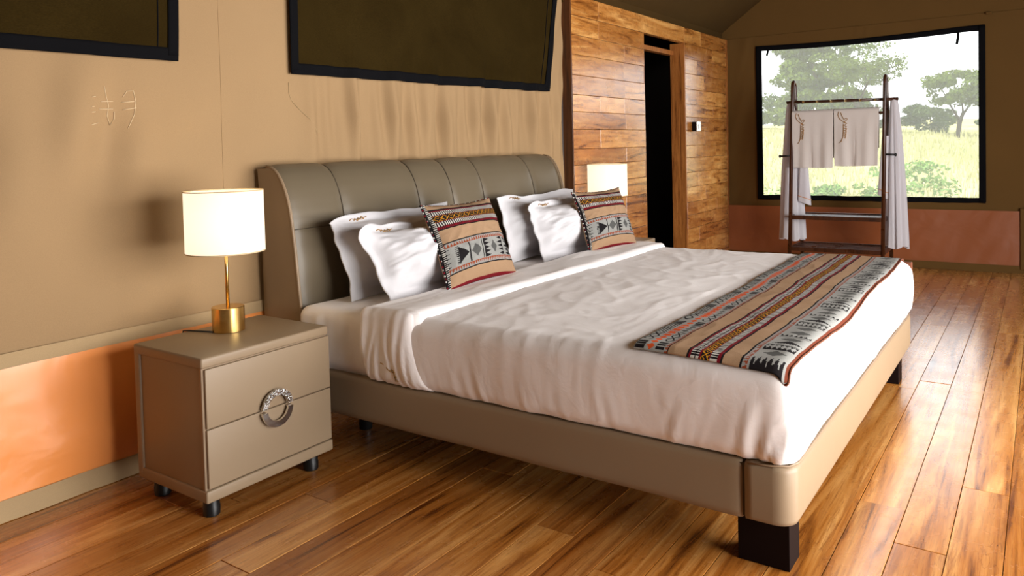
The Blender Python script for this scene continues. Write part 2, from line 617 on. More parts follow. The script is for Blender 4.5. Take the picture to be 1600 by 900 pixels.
# timber partition with the doorway
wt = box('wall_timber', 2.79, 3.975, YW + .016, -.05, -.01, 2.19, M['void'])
tag(wt, kind='structure')
box('backing', 4.84, XR, YW + .016, -.05, -.01, 2.19, M['void'], wt)
zr = [0.0, .12, .255, .39, .515, .635, .701, .80, .922, 1.046, 1.152, 1.298, 1.422, 1.541, 1.678, 1.821, 1.958, 2.094]
zr = [0.0, .122, .257, .392, .515, .635, .775, .912, 1.046, 1.160, 1.298, 1.422, 1.541, 1.678, 1.821, 1.958, 2.094]
rr = random.Random(11)
for sec, (xa, xb) in enumerate(((2.80, 3.98), (4.85, XR - .03))):
    for i, (z0, z1) in enumerate(zip(zr[:-1], zr[1:])):
        cuts = [xa]
        if sec == 0:
            cuts += [[3.20], [3.60], [3.20, 3.6]][i % 3] if i % 2 else [3.62]
        else:
            cuts += [[5.10, 5.62], [5.32], [5.14], [5.55]][i % 4]
        cuts += [xb]
        for a, b in zip(cuts[:-1], cuts[1:]):
            bm = bmesh.new()
            d = rr.uniform(-.0015, .0015)
            bx(bm, a + .0008, b - .0008, YW + d, YW + .02, z0 + .0012, z1 - .0012, .0018, 1)
            add('wall_board', bm_mesh(bm, 'wall_board'), M['wall_wood'], wt)
box('upper_leak_closure', 2.78, XR, -.07, -.05, 2.18, 2.42, M['roof'], wt)  # added panel that stops sky light leaking in above the boards
# top board
for a, b in ((2.80, 3.2), (3.2, 4.84), (4.84, 5.25), (5.25, XR - .03)):
    bm = bmesh.new(); bx(bm, a + .0005, b - .0005, YW - .002, YW + .05, 2.0955, 2.236, .002, 1)
    add('wall_board', bm_mesh(bm, 'wall_board'), M['wall_wood'], wt)
box('end_post', 2.782, 2.80, YW - .002, -.045, -.01, 2.24, M['post_wood'], wt)
box('corner_batten', XR - .03, XR, YW - .008, YW + .03, -.01, 2.236, M['jamb_wood'], wt)
d1 = box('door_1', 4.832, 4.849, YW - .001, .022, -.01, 2.094, M['jamb_wood'], None, .002)
tag(d1, kind='structure')
box('jamb', 3.965, 3.983, YW + .001, YW + .07, -.01, 2.094, M['jamb_wood'], d1, .002)
box('door_head', 3.985, 4.83, YW + .10, YW + .16, 1.99, 2.03, M['jamb_wood'], d1, .002)
box('inner_lintel', 3.9, 4.9, .65, .70, 1.88, 1.95, M['jamb_wood'], d1, .002)
# dark room behind the doorway
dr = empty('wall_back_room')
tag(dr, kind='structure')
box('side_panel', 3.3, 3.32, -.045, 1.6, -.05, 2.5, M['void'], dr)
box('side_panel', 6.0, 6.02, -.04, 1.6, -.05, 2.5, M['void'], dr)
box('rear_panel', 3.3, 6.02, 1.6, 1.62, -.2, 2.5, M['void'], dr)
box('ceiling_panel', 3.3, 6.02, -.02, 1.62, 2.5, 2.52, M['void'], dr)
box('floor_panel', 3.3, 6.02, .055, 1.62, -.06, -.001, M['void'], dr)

box('wall_right_light_block', XR + .012, XR + .03, YF, .1, -.3, .52, M['void'])['kind'] = 'structure'  # unseen box added to stop outside light leaking under the wall hem
# light switch on the timber wall
sw = empty('light_switch', (5.03, YW - .02, 1.335))
tag(sw, 'small metal light switch box on the timber wall right of the doorway', 'switch')
box('switch_box', 4.985, 5.075, YW - .045, YW - .002, 1.292, 1.378, M['dark_leg'], sw, .003)
box('switch_plate', 4.980, 5.08, YW - .052, YW - .045, 1.289, 1.381, M['switch'], sw, .002)
box('rocker', 5.018, 5.042, YW - .057, YW - .052, 1.312, 1.358, M['switch'], sw, .001)

# window wall (gable) ------------------------------------------------
WY0, WY1, WZ0, WZ1 = -.422, -2.388, .603, 2.133
def top_edge(y):      # the sagging top edge of the opening
    a = (y - WY0) / (WY1 - WY0)
    return -.020 * math.sin(PI * min(1, a * 1.1))
def gable_x(y, z):
    o = .012 * noise.noise(Vector((y * 1.7, z * 1.3, 7)))
    if 2.12 < z < 2.24 and -1.5 < y < -.8:
        o += .005 * math.sin(y * 70 + z * 10)
    if y > -.42:
        o += .006 * math.sin((y + z * .25) * 34)
    return XR - abs(o) * .8
def gable_patch(name, y0, y1, z0, z1, m, parent=None, off=0.0, dy=.03, dz=.03, zf0=None, zf1=None, thick=None):
    ny = max(3, int(abs(y1 - y0) / dy) + 2); nz = max(3, int((z1 - z0) / dz) + 2)
    P = np.zeros((ny, nz, 3))
    for i in range(ny):
        yy = y0 + (y1 - y0) * i / (ny - 1)
        za = z0 + (zf0(yy) if zf0 else 0); zb = z1 + (zf1(yy) if zf1 else 0)
        for j in range(nz):
            zz = za + (zb - za) * j / (nz - 1)
            P[i, j] = (gable_x(yy, zz) - off, yy, zz)
    o = add(name, grid_mesh(P, name), m, parent, True)
    if thick:
        so = o.modifiers.new('t', 'SOLIDIFY'); so.thickness = thick; so.offset = 0
    return o
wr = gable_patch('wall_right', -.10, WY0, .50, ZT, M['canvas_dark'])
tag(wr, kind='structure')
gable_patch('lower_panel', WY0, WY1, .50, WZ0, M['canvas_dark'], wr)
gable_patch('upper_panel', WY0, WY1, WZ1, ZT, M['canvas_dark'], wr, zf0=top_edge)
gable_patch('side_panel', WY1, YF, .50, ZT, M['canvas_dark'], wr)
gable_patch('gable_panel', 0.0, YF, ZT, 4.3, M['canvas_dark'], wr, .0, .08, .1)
def sk(y):
    return 0.0
def bulge_patch(name, y0, y1, z0, z1, m, off, amp):
    ny = int(abs(y1 - y0) / .02) + 2; nz = int((z1 - z0) / .025) + 2
    P = np.zeros((ny, nz, 3))
    for i in range(ny):
        for j in range(nz):
            yy = y0 + (y1 - y0) * i / (ny - 1); zz = z0 + (z1 - z0) * j / (nz - 1)
            P[i, j] = (XR - .012 - off - amp * (.5 + .5 * noise.noise(Vector((yy * 2.4 + zz * 2, zz * 2, 4)))) - amp * .3 * noise.noise(Vector((yy * 9 + zz * 5, zz * 4, 9))), yy, zz)
    return add(name, grid_mesh(P, name), m, wr, True)
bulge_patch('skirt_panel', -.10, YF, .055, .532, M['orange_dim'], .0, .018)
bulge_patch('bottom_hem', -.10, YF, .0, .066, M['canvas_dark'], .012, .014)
tube('valance_seam', [(gable_x(-.1 - 4.7 * i / 60, ZT) - .004, -.1 - 4.7 * i / 60, ZT) for i in range(61)], .003, M['canvas_dark'], wr, 6)
box('wall_toggle', XR - .035, XR - .012, -2.395, -2.44, 2.222, 2.24, M['canvas_dark'], wr, .004)
box('rolled_edge', XR - .04, XR - .005, -2.635, -2.74, .03, .56, M['canvas_dark'], wr, .01)

w1 = empty('window_1', (XR, (WY0 + WY1) / 2, WZ0))
tag(w1, kind='structure')
bw = .047
gable_patch('frame_bottom', WY0, WY1, WZ0 - .008, WZ0 + bw - .008, M['black_border'], w1, .012, .02, .02, lambda y: .004 * noise.noise(Vector((y * 8, 0, 0))), lambda y: .005 * noise.noise(Vector((y * 9, 3, 0))), .008)
gable_patch('frame_top', WY0, WY1, WZ1 - bw + .003, WZ1 + .006, M['black_border'], w1, .012, .02, .02, top_edge, top_edge, .008)
gable_patch('frame_side', WY0 + .003, WY0 - .055, WZ0, WZ1, M['black_border'], w1, .014, .02, .03, None, None, .008)
gable_patch('frame_side', WY1 + .050, WY1 - .003, WZ0, WZ1, M['black_border'], w1, .014, .02, .03, None, None, .008)
pn = box('window_pane', XR + .004, XR + .007, WY0, WY1, WZ0, WZ1, M['pane'], w1)
for yy, dx, L in ((-.545, .0, .055), (-2.19, .0, .105)):
    tube('tie_strap', [(XR - .03, yy, WZ1 - .04 + top_edge(yy)), (XR - .035, yy + .004, WZ1 - .04 - L * .5 + top_edge(yy)), (XR - .032, yy + .012, WZ1 - .04 - L + top_edge(yy))], .011, M['black_border'], w1, 6)

# roof and the walls out of view
def quad(name, pts, m, kind='structure', parent=None, th=.02):
    bm = bmesh.new()
    bm.faces.new([bm.verts.new(p) for p in pts])
    o = add(name, bm_mesh(bm, name), m, parent)
    so = o.modifiers.new('t', 'SOLIDIFY'); so.thickness = th; so.offset = 0
    if kind: tag(o, kind=kind)
    return o
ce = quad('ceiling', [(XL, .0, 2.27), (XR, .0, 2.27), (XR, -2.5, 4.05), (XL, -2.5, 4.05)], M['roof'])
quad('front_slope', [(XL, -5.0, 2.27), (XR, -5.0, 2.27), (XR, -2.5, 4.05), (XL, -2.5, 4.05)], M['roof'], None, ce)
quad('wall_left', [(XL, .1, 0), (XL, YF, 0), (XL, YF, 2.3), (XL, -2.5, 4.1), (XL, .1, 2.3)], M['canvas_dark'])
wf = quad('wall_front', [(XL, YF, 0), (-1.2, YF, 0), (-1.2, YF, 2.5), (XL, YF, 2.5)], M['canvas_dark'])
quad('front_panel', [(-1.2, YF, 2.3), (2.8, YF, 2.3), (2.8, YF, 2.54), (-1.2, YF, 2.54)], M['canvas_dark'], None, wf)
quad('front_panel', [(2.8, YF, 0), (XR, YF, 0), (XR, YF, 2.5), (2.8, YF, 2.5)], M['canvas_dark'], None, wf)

# ------------------------------------------------------------------ outside: savannah
def gz(x, y):
    if x < 9: b = -.55
    elif x < 28: b = -.55 + (x - 9) * .0965
    else: b = 1.283 + (x - 28) * .022
    b += max(0, min(1, (x - 9) / 15)) * .05 * max(-3, min(8, y))
    return b + .05 * noise.noise(Vector((x * .4, y * .4, 0)))
nx, ny = 100, 90
P = np.zeros((nx, ny, 3))
for i in range(nx):
    for j in range(ny):
        x = 6.4 + 115 * (i / (nx - 1)) ** 1.8
        yy = -50 + 110 * j / (ny - 1)
        P[i, j] = (x, yy, gz(x, yy))
gr = add('ground', grid_mesh(P, 'ground'), M['grass'], None, True)
tag(gr, kind='structure')
def leaves(name, blobs, n, size, m, parent=None, seed=1, tri=False):
    rg = np.random.RandomState(seed)
    vol = np.array([b[3] * b[4] * b[5] for b in blobs]) ** .7
    pick = rg.choice(len(blobs), n, p=vol / vol.sum())
    B = np.array(blobs)[pick]
    d = rg.normal(size=(n, 3)); d /= np.linalg.norm(d, axis=1)[:, None]
    rad = rg.uniform(.35, 1.0, (n, 1)) ** .5
    C = B[:, :3] + d * rad * B[:, 3:6]
    a = rg.normal(size=(n, 3)); a /= np.linalg.norm(a, axis=1)[:, None]
    b = np.cross(a, rg.normal(size=(n, 3))); b /= np.linalg.norm(b, axis=1)[:, None]
    s = size * rg.uniform(.5, 1.3, (n, 1))
    V = np.stack([C - a * s, C + b * s * .5, C + a * s, C - b * s * .5], 1).reshape(-1, 3)
    me = bpy.data.meshes.new(name)
    me.from_pydata(V.tolist(), [], np.arange(4 * n).reshape(n, 4).tolist())
    return add(name, me, m, parent)
def tree(name, label, x, base, blobs, branches, n, size, m, seed, cat='tree'):
    r = empty(name, base)
    tag(r, label, cat, 'trees beyond the picture window')
    for br in branches:
        tube('branch' if br is not branches[0] else 'trunk', br[0], br[1], M['bark'], r, 8)
    f = leaves('foliage', blobs, n, size, m, r, seed)
    f['kind'] = 'stuff'
    return r
X = 30.0
def blobset(seed, cx, cy, cz, ry, rz, k, rx=1.6, s=.55):
    g = random.Random(seed)
    out = []
    for _ in range(k):
        a = g.uniform(0, 2 * PI); q = g.uniform(.2, 1) ** .6
        out.append((cx + g.uniform(-rx, rx), cy + ry * q * math.cos(a), cz + rz * q * math.sin(a), s * g.uniform(.7, 1.5), s * g.uniform(.8, 1.6), s * g.uniform(.35, .75)))
    return out
g0 = gz(X, 4.2)
tree('acacia_tree', 'big dense acacia left of centre behind the towel rack, cut by the window top', X, (X, 4.4, g0),
     blobset(1, X, 4.65, 3.9, 1.35, 1.7, 40) + blobset(2, X, 4.3, 2.3, 1.3, .7, 14),
     [([(X, 4.3, g0), (X, 4.4, 2.6), (X, 4.7, 4.2)], [.16, .12, .05]), ([(X, 4.4, 2.5), (X, 3.7, 3.9)], [.09, .03]), ([(X, 4.4, 2.3), (X, 5.3, 3.7)], [.08, .03])], 25000, .10, M['leaf_light'], 1)
g0 = gz(X - 2, 3)
tree('acacia_tree', 'thin open acacia with bare forked branches in the middle of the window', X - 2, (X - 2, 2.75, g0),
     blobset(3, X - 2, 2.6, 4.1, 1.2, .75, 20, .8, .36) + blobset(4, X - 2, 1.9, 3.4, .55, .35, 7, .5, .3) + blobset(41, X - 2, 3.1, 3.2, .5, .4, 6, .5, .3),
     [([(X - 2, 2.75, g0), (X - 2, 2.75, 1.9), (X - 2, 2.65, 2.5)], [.09, .07, .05]), ([(X - 2, 2.7, 2.3), (X - 2, 3.1, 3.1), (X - 2, 3.3, 4.0)], [.05, .035, .012]),
      ([(X - 2, 2.65, 2.5), (X - 2, 2.3, 3.3), (X - 2, 1.7, 3.9)], [.045, .03, .01]), ([(X - 2, 2.4, 3.1), (X - 2, 2.5, 4.2)], [.03, .01])], 4200, .065, M['leaf_light'], 2)
g0 = gz(X - 3, -.52)
tree('acacia_tree', 'umbrella crowned acacia with a leaning trunk at the right of the window', X - 3, (X - 3, -.52, g0),
     blobset(5, X - 3, -.62, 2.95, .85, .32, 20, .6, .28) + blobset(6, X - 3, -.05, 2.5, .4, .2, 5, .5, .24) + blobset(61, X - 3, -1.3, 2.55, .5, .4, 10, .6, .30) + blobset(62, X - 3, -.75, 2.4, .7, .22, 7, .6, .26),
     [([(X - 3, -.52, g0 - .1), (X - 3, -.55, 1.6), (X - 3, -.66, 1.95)], [.085, .07, .055]), ([(X - 3, -.63, 1.85), (X - 3, -1.1, 2.6)], [.045, .012]),
      ([(X - 3, -.57, 1.7), (X - 3, -.25, 2.3), (X - 3, .0, 2.9)], [.045, .028, .01]), ([(X - 3, -.66, 1.9), (X - 3, -.6, 2.95)], [.035, .01])], 6500, .065, M['leaf_light'], 3)
def bush(label, x, y, ry, h, n, m, seed, size=.07, lift=0.0):
    g = gz(x, y) + lift
    o = leaves('bush', blobset(seed, x, y, g + h * .5, ry, h * .42, 16, 1.0, h * .3), n, size, m, None, seed)
    tag(o, label, 'bush', 'bushes beyond the picture window')
    world_loc(o, (x, y, g))
    return o
bush('round dark bush left of the umbrella crowned acacia', 29, .55, .75, 1.05, 4500, M['leaf_dark'], 21)
bush('low dark bush at the left edge of the window on the skyline', 32, 6.9, .9, 1.3, 4500, M['leaf_dark'], 22)
bush('dark bush at the foot of the thin open acacia', 31, 2.7, .9, .45, 2200, M['leaf_dark'], 23)
bush('bush on the skyline right of the umbrella crowned acacia', 34, -1.9, 1.2, .7, 2500, M['leaf_dark'], 24)
bush('dark bush at the foot of the big dense acacia', 31, 4.6, 1.5, .8, 4500, M['leaf_dark'], 25)
bush('distant bushes closing the skyline at the far left', 40, 9.5, 2.6, 1.9, 3500, M['leaf_dark'], 26)
bush('fresh green shrub in the grass at the lower right of the window', 15, -.75, .7, .75, 900, M['leaf_young'], 27, .05)
bush('small green shrub in the grass left of the lower right one', 13.5, .2, .7, .45, 700, M['leaf_young'], 28, .05)
bush('green weeds in the grass at the lower left of the window', 12, 1.55, .3, .75, 700, M['leaf_young'], 29, .045)
# grass blades
rg = np.random.RandomState(5)
n = 14000
gx = 8 + 20 * rg.uniform(0, 1, n) ** 1.4
gy = rg.uniform(-3.5, 9.5, n)
V = []
for a, b in zip(gx, gy):
    z = gz(a, b)
    h = rg.uniform(.10, .26); th = rg.uniform(0, PI); wd = .008 + .0008 * a
    lx, ly = rg.uniform(-.06, .06, 2)
    V += [(a - math.sin(th) * wd, b - math.cos(th) * wd, z), (a + math.sin(th) * wd, b + math.cos(th) * wd, z), (a + lx, b + ly, z + h)]
me = bpy.data.meshes.new('grass_blades')
me.from_pydata(V, [], np.arange(3 * n).reshape(n, 3).tolist())
o = add('grass_blades', me, M['blade'])
tag(o, 'tall pale grass standing in the field outside the picture window', 'grass', None, 'stuff')

# ------------------------------------------------------------------ rounded soft shells
def soft(name, x0, x1, y0, y1, z0, z1, r, res, m, parent=None, disp=None, faces='t+-lr', bottom=False, rz=None):
    """open-bottomed rounded box; disp(p, n) -> offset vector"""
    bm = bmesh.new()
    def patch(o, a, b, la, lb):
        na = max(2, int(la / res)); nb = max(2, int(lb / res))
        g = [[bm.verts.new(o + a * (i / na) * la + b * (j / nb) * lb) for j in range(nb + 1)] for i in range(na + 1)]
        for i in range(na):
            for j in range(nb):
                bm.faces.new((g[i][j], g[i + 1][j], g[i + 1][j + 1], g[i][j + 1]))
    X_, Y_, Z_ = Vector((1, 0, 0)), Vector((0, 1, 0)), Vector((0, 0, 1))
    lx, ly, lz = x1 - x0, y1 - y0, z1 - z0
    patch(Vector((x0, y0, z1)), X_, Y_, lx, ly)
    patch(Vector((x0, y0, z0)), X_, Z_, lx, lz)
    patch(Vector((x0, y1, z0)), X_, Z_, lx, lz)
    patch(Vector((x0, y0, z0)), Y_, Z_, ly, lz)
    patch(Vector((x1, y0, z0)), Y_, Z_, ly, lz)
    if bottom:
        patch(Vector((x0, y0, z0)), X_, Y_, lx, ly)
    bmesh.ops.remove_doubles(bm, verts=bm.verts, dist=res * .12)
    zlo = z0 + r if bottom else z0 - 10
    for v in bm.verts:
        c = Vector((min(max(v.co.x, x0 + r), x1 - r), min(max(v.co.y, y0 + r), y1 - r), min(max(v.co.z, zlo), z1 - r)))
        d = v.co - c
        if d.length > 1e-7:
            nrm = d.normalized()
            p = c + nrm * r
        else:
            nrm = Z_; p = v.co
        if disp:
            p = p + disp(p, nrm)
        v.co = p
    return add(name, bm_mesh(bm, name), m, parent, True)

NZ = lambda x, y, z: noise.noise(Vector((x, y, z)))

# ------------------------------------------------------------------ bed
bed = empty('bed', (1.3, -1.25, 0))
tag(bed, 'king size bed with curved taupe leatherette headboard on dark block legs', 'bed')
BX0, BX1 = .205, 2.385
# headboard: profile in (y, z) swept along x
prof = [(-.045, 1.118), (-.075, 1.124), (-.105, 1.120), (-.130, 1.108), (-.152, 1.088), (-.172, 1.060), (-.190, 1.025), (-.205, .985), (-.217, .94), (-.226, .89), (-.234, .83), (-.241, .77), (-.248, .70), (-.256, .62), (-.265, .54), (-.273, .46), (-.280, .38), (-.284, .30)]
HX0, HX1 = .250, 2.452
seams = [HX0 + .012, .555, 1.068, 1.335, 1.605, 2.122, HX1 - .012]
ZS = .862
def panel(xa, xb, pr, name='headboard_panel'):
    n = max(8, int((xb - xa) / .018))
    P = np.zeros((n + 1, len(pr), 3))
    for i in range(n + 1):
        a = i / n
        x = xa + (xb - xa) * a
        e = min(a, 1 - a) * (xb - xa)
        puff = .013 * (1 - math.exp(-e / .022))
        for j, (yy, zz) in enumerate(pr):
            # profile normal
            y0_, z0_ = pr[max(j - 1, 0)]; y1_, z1_ = pr[min(j + 1, len(pr) - 1)]
            t_ = Vector((y1_ - y0_, z1_ - z0_)).normalized()
            nn = Vector((t_.y, -t_.x))
            if nn.x > 0: nn = -nn
            dz = min(abs(zz - ZS) / .014, 1)
            pf = puff - .004 * (1 - dz) + .002 * NZ(x * 9, zz * 9, 1)
            P[i, j] = (x, yy + nn.x * pf, zz + nn.y * pf)
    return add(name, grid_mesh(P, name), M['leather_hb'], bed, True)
def fine(pr):
    out = []
    for (a, b), (c, d) in zip(pr[:-1], pr[1:]):
        k = 3
        for q in range(k):
            out.append((a + (c - a) * q / k, b + (d - b) * q / k))
    out.append(pr[-1])
    return out
pf = fine(prof)
for a, b in zip(seams[:-1], seams[1:]):
    panel(a, b, pf)
tube('seam', [(HX0 + .014 + (.555 - HX0 - .02) * i / 10, -.2305 - .011, ZS) for i in range(11)], .0016, M['seam'], bed, 6)
for xs in seams[1:-1]:
    tube('seam', [(xs, yy - .0015 if zz < 1.1 else yy, zz + (.0015 if zz > 1.08 else 0)) for yy, zz in pf], .0022, M['seam'], bed, 6)
# side cheeks with piping, and back
for s, xs in ((0, HX0), (1, HX1)):
    bm = bmesh.new()
    back = [(-.088, .0), (-.035, 1.118)]
    pts = [(-.088 + .0, .30)] + [(-.045, 1.118)] + [(a - .012, b) for a, b in prof[2:]]
    pts = [(-.09, .14), (-.03, 1.118)] + [(a - .010, b) for a, b in prof[2:]] + [(-.294, .14)]
    f = [bm.verts.new((xs, a, b)) for a, b in pts]
    f2 = [bm.verts.new((xs + (.016 if s == 0 else -.016), a, b)) for a, b in pts]
    bm.faces.new(f); bm.faces.new(f2[::-1])
    for i in range(len(f)):
        bm.faces.new((f[i], f[(i + 1) % len(f)], f2[(i + 1) % len(f)], f2[i]))
    add('headboard_side', bm_mesh(bm, 'headboard_side'), M['leather'], bed)
    tube('piping', [(xs + (.004 if s == 0 else -.004), a - .012, b + .002) for a, b in prof[1:]] + [(xs, -.296, .14)], .0065, M['piping'], bed, 8)
box('headboard_back', HX0 + .01, HX1 - .01, -.085, -.03, .14, 1.11, M['leather'], bed)
box('headboard_core', HX0 + .015, HX1 - .015, -.235, -.08, .14, .62, M['leather'], bed)
# rails
def railn(p, n):
    return n * (.003 * NZ(p.x * 3, p.y * 3, p.z * 6))
soft('side_rail', BX0, BX0 + .06, -2.128, -.24, .155, .318, .012, .02, M['leather'], bed, railn, bottom=True)
soft('side_rail', BX1 - .06, BX1, -2.128, -.24, .155, .318, .012, .02, M['leather'], bed, railn, bottom=True)
# foot rail with rounded vertical corners
def foot_rail():
    r, y0, y1 = .055, -2.262, -2.132
    x0, x1 = BX0 - .004, BX1 + .004
    path = [(x0, y1)]
    path += [(x0, y1 - (y1 - y0 - r) * q) for q in (.02, .3, .6, .99)]
    path += [(x0 + r - r * math.cos(a), y0 + r - r * math.sin(a)) for a in [PI / 2 * i / 8 for i in range(9)]]
    path += [(x0 + r + (x1 - x0 - 2 * r) * i / 40, y0) for i in range(1, 40)]
    path += [(x1 - r + r * math.sin(a), y0 + r - r * math.cos(a)) for a in [PI / 2 * i / 8 for i in range(9)]]
    path += [(x1, y1 - (y1 - y0 - r) * (1 - q)) for q in (.01, .4, .98, 1.0)]
    cx, cy = (x0 + x1) / 2, (y0 + y1) / 2
    zz = [(.06, .156), (.02, .154), (.004, .160), (0, .172), (0, .24), (0, .30), (.004, .312), (.02, .319), (.08, .320)]
    P = np.zeros((len(path), len(zz), 3))
    for i, (a, b) in enumerate(path):
        p0 = Vector(path[max(i - 1, 0)]); p1 = Vector(path[min(i + 1, len(path) - 1)])
        tt = (p1 - p0).normalized(); nn = Vector((-tt.y, tt.x))
        if i == 0: nn = Vector((1, 0))
        for j, (ins, z) in enumerate(zz):
            q = ins + (.008 if i in (0, len(path) - 1) else 0)
            P[i, j] = (a + nn.x * q, b + nn.y * q, z)
    o = add('foot_rail', grid_mesh(P, 'foot_rail'), M['leather'], bed, True)
    return o
foot_rail()
box('support_deck', BX0 + .05, BX1 - .05, -2.2, -.22, .17, .30, M['seam'], bed)
# dark block standing in for shade in the corner joint, then piping
box('joint_shadow_gap', BX0 + .004, BX0 + .05, -2.15, -2.11, .165, .31, M['seam'], bed)
tube('piping', [(BX0 - .002, -2.140, .315), (BX0 + .0, -2.20, .318), (BX0 + .02, -2.245, .3185), (BX0 + .06, -2.26, .3185), (BX1 - .05, -2.26, .3185)], .0028, M['piping'], bed, 8)
for lx in (.283, 2.20):
    o = box('leg', lx, lx + .1, -2.228, -2.085, 0, .148, M['dark_leg'], bed, .002)
    box('leg_cap', lx, lx + .1, -2.228, -2.085, .148, .1545, M['leg_top'], o)
for lx, ly in ((.46, -.42), (2.2, -.42)):
    lathe('foot', [(.026, 0), (.028, .004), (.028, .17)], (lx, ly, 0), M['black_plastic'], bed, 24)

# mattress in its fitted sheet -------------------------------------
def hemwave(p):
    return 0
def disp_m(p, n):
    v = .0035 * NZ(p.x * 4, p.y * 4, p.z * 3)
    side = max(0, 1 - abs(n.z) * 1.5)
    v += side * .009 * NZ(p.y * 22 + p.z * 4, p.z * 3, 2) * (1 if abs(n.x) > .5 else 0)
    q = Vector(n * v)
    if p.z < .36:
        q -= Vector((n.x, n.y, 0)) * .018 * ((.36 - p.z) / .04) ** 2
    return q
mat_o = soft('mattress', .222, 2.392, -2.235, -.292, .318, .556, .040, .018, M['sheet'], None, disp_m)
tag(mat_o, 'mattress in a white fitted sheet, bare beside the headboard', 'mattress')
world_loc(mat_o, (1.3, -1.25, .318))

# duvet ---------------------------------------------------------------
RT = .575
def wrinkle(p):
    a = 1 - abs(NZ(p.x * 1.7 + p.y * .9, p.y * 2.6 - p.x * .8, 1.7)) * 2.2
    b = 1 - abs(NZ(p.x * 4.1 - p.y * 3.0, p.y * 4.9 + p.x * 1.1, 6.1)) * 2.4
    c = NZ(p.x * 1.1, p.y * 1.3, .5)
    d = 1 - abs(NZ(p.x * 7 + p.y * 5, p.y * 11 - p.x * 2, 2.2)) * 3.0
    return .0030 * max(a, 0) ** 3 + .0026 * max(b, 0) ** 3 + .007 * c + .0016 * max(d, 0) ** 2
def disp_d(p, n):
    flat = max(0, n.z)
    out = n * (wrinkle(p) * (.35 + .65 * flat) * (1.0 if p.y > -1.7 else .45))
    side = 1 - flat
    if side > .3:
        if abs(n.x) > .3:
            # soft hanging side with pulls at the tuck
            k = max(0, (.50 - p.z) / .18)
            near = max(0, min(1, (-1.85 - p.y) / .25))
            amp = .005 + .016 * near
            out += Vector((n.x, 0, 0)) * (amp * k * NZ(p.y * 34 + p.z * 9 * (1 if p.y < -1.9 else -1), p.z * 3, 3) + .006 * NZ(p.y * 3, p.z * 3, 9))
            out += Vector((n.x, 0, 0)) * .012 * math.sin(PI * max(0, min(1, (p.z - .31) / .26)))
        if n.y < -.3:
            k = max(0, (.42 - p.z) / .11)
            out += Vector((0, -1, 0)) * (.003 * k * NZ(p.x * 30, p.z * 4, 5) + .006 * NZ(p.x * 2.2, p.z * 3, 4))
            out += Vector((0, -1, 0)) * .014 * math.sin(PI * max(0, min(1, (p.z - .31) / .26)))
    if p.z < .352:
        f = (.352 - p.z) / .034
        out -= Vector((n.x, n.y, 0)) * .020 * f * f
        out.z += .004 * NZ(p.x * 9, p.y * 9, 0)
    return out
duv = soft('duvet', .205, 2.402, -2.262, -.80, .322, RT, .058, .012, M['sheet'], None, disp_d)
tag(duv, 'plain white duvet spread over the bed and tucked along the sides', 'duvet')
world_loc(duv, (1.3, -1.5, .322))
def disp_t(p, n):
    flat = max(0, n.z)
    out = n * (.006 * NZ(p.x * 2, p.y * 7, 1) + .0035 * (1 - abs(NZ(p.x * 3, p.y * 13 + p.x * .6, 4)) * 2))
    if abs(n.x) > .25:
        lean = (p.z - .32) * .55 if n.x < 0 else 0
        out += Vector((n.x, 0, 0)) * (.020 * (abs(NZ((p.y + lean * .5) * 26, p.z * 2.5, 6)) - .2) * min(1, max(.25, (.57 - p.z) / .12)) + .014 * math.sin(PI * max(0, min(1, (p.z - .31) / .27))))
        # the band sweeps towards the foot as it drops
        out.y += -.075 * ((.575 - p.z) / .25) ** 2 * (1 if p.y < -.8 else .35) + .02
    if p.z < .352:
        f = (.352 - p.z) / .034
        out -= Vector((n.x, 0, 0)) * .022 * f * f
        out.z += .005 * NZ(p.x * 9, p.y * 20, 0)
    return out
tdn = soft('turned_down_edge', .197, 2.410, -.962, -.690, .322, RT + .022, .034, .009, M['sheet'], None, disp_t)
tdn.parent = duv
tdn.location = -Vector(duv.location)
# embroidered sprig near the hem of the turned down edge
def squiggle(name, pts, r, m, parent):
    bm = bmesh.new()
    tube_bm(bm, pts, r, 5)
    return add(name, bm_mesh(bm, name), m, parent, True)
def surf_x(y, z):  # left face of the turned down edge
    p = Vector((.197, y, z)); n = Vector((-1, 0, 0))
    return (p + disp_t(p, n)).x - .003
def chain(uv, f, k=4):
    out = []
    for (a, b), (c, d) in zip(uv[:-1], uv[1:]):
        for q in range(k):
            s = q / k
            out.append(f(a + (c - a) * s, b + (d - b) * s))
    out.append(f(*uv[-1]))
    return out
fy = lambda y, z: (surf_x(y + .05 * ((.575 - z) / .25) ** 2, z), y, z)
for uv, m in (([(-.800, .405), (-.820, .392), (-.845, .380), (-.862, .372)], M['gold_thread']), ([(-.850, .385), (-.868, .378), (-.858, .366), (-.874, .36), (-.866, .35), (-.88, .345)], M['gold_thread']),
              ([(-.862, .36), (-.870, .352), (-.866, .343)], M['dark_thread'])):
    squiggle('embroidery', chain(uv, fy), .0022, m, duv if False else tdn)
for o in list(tdn.children):
    o.location = (0, 0, 0)

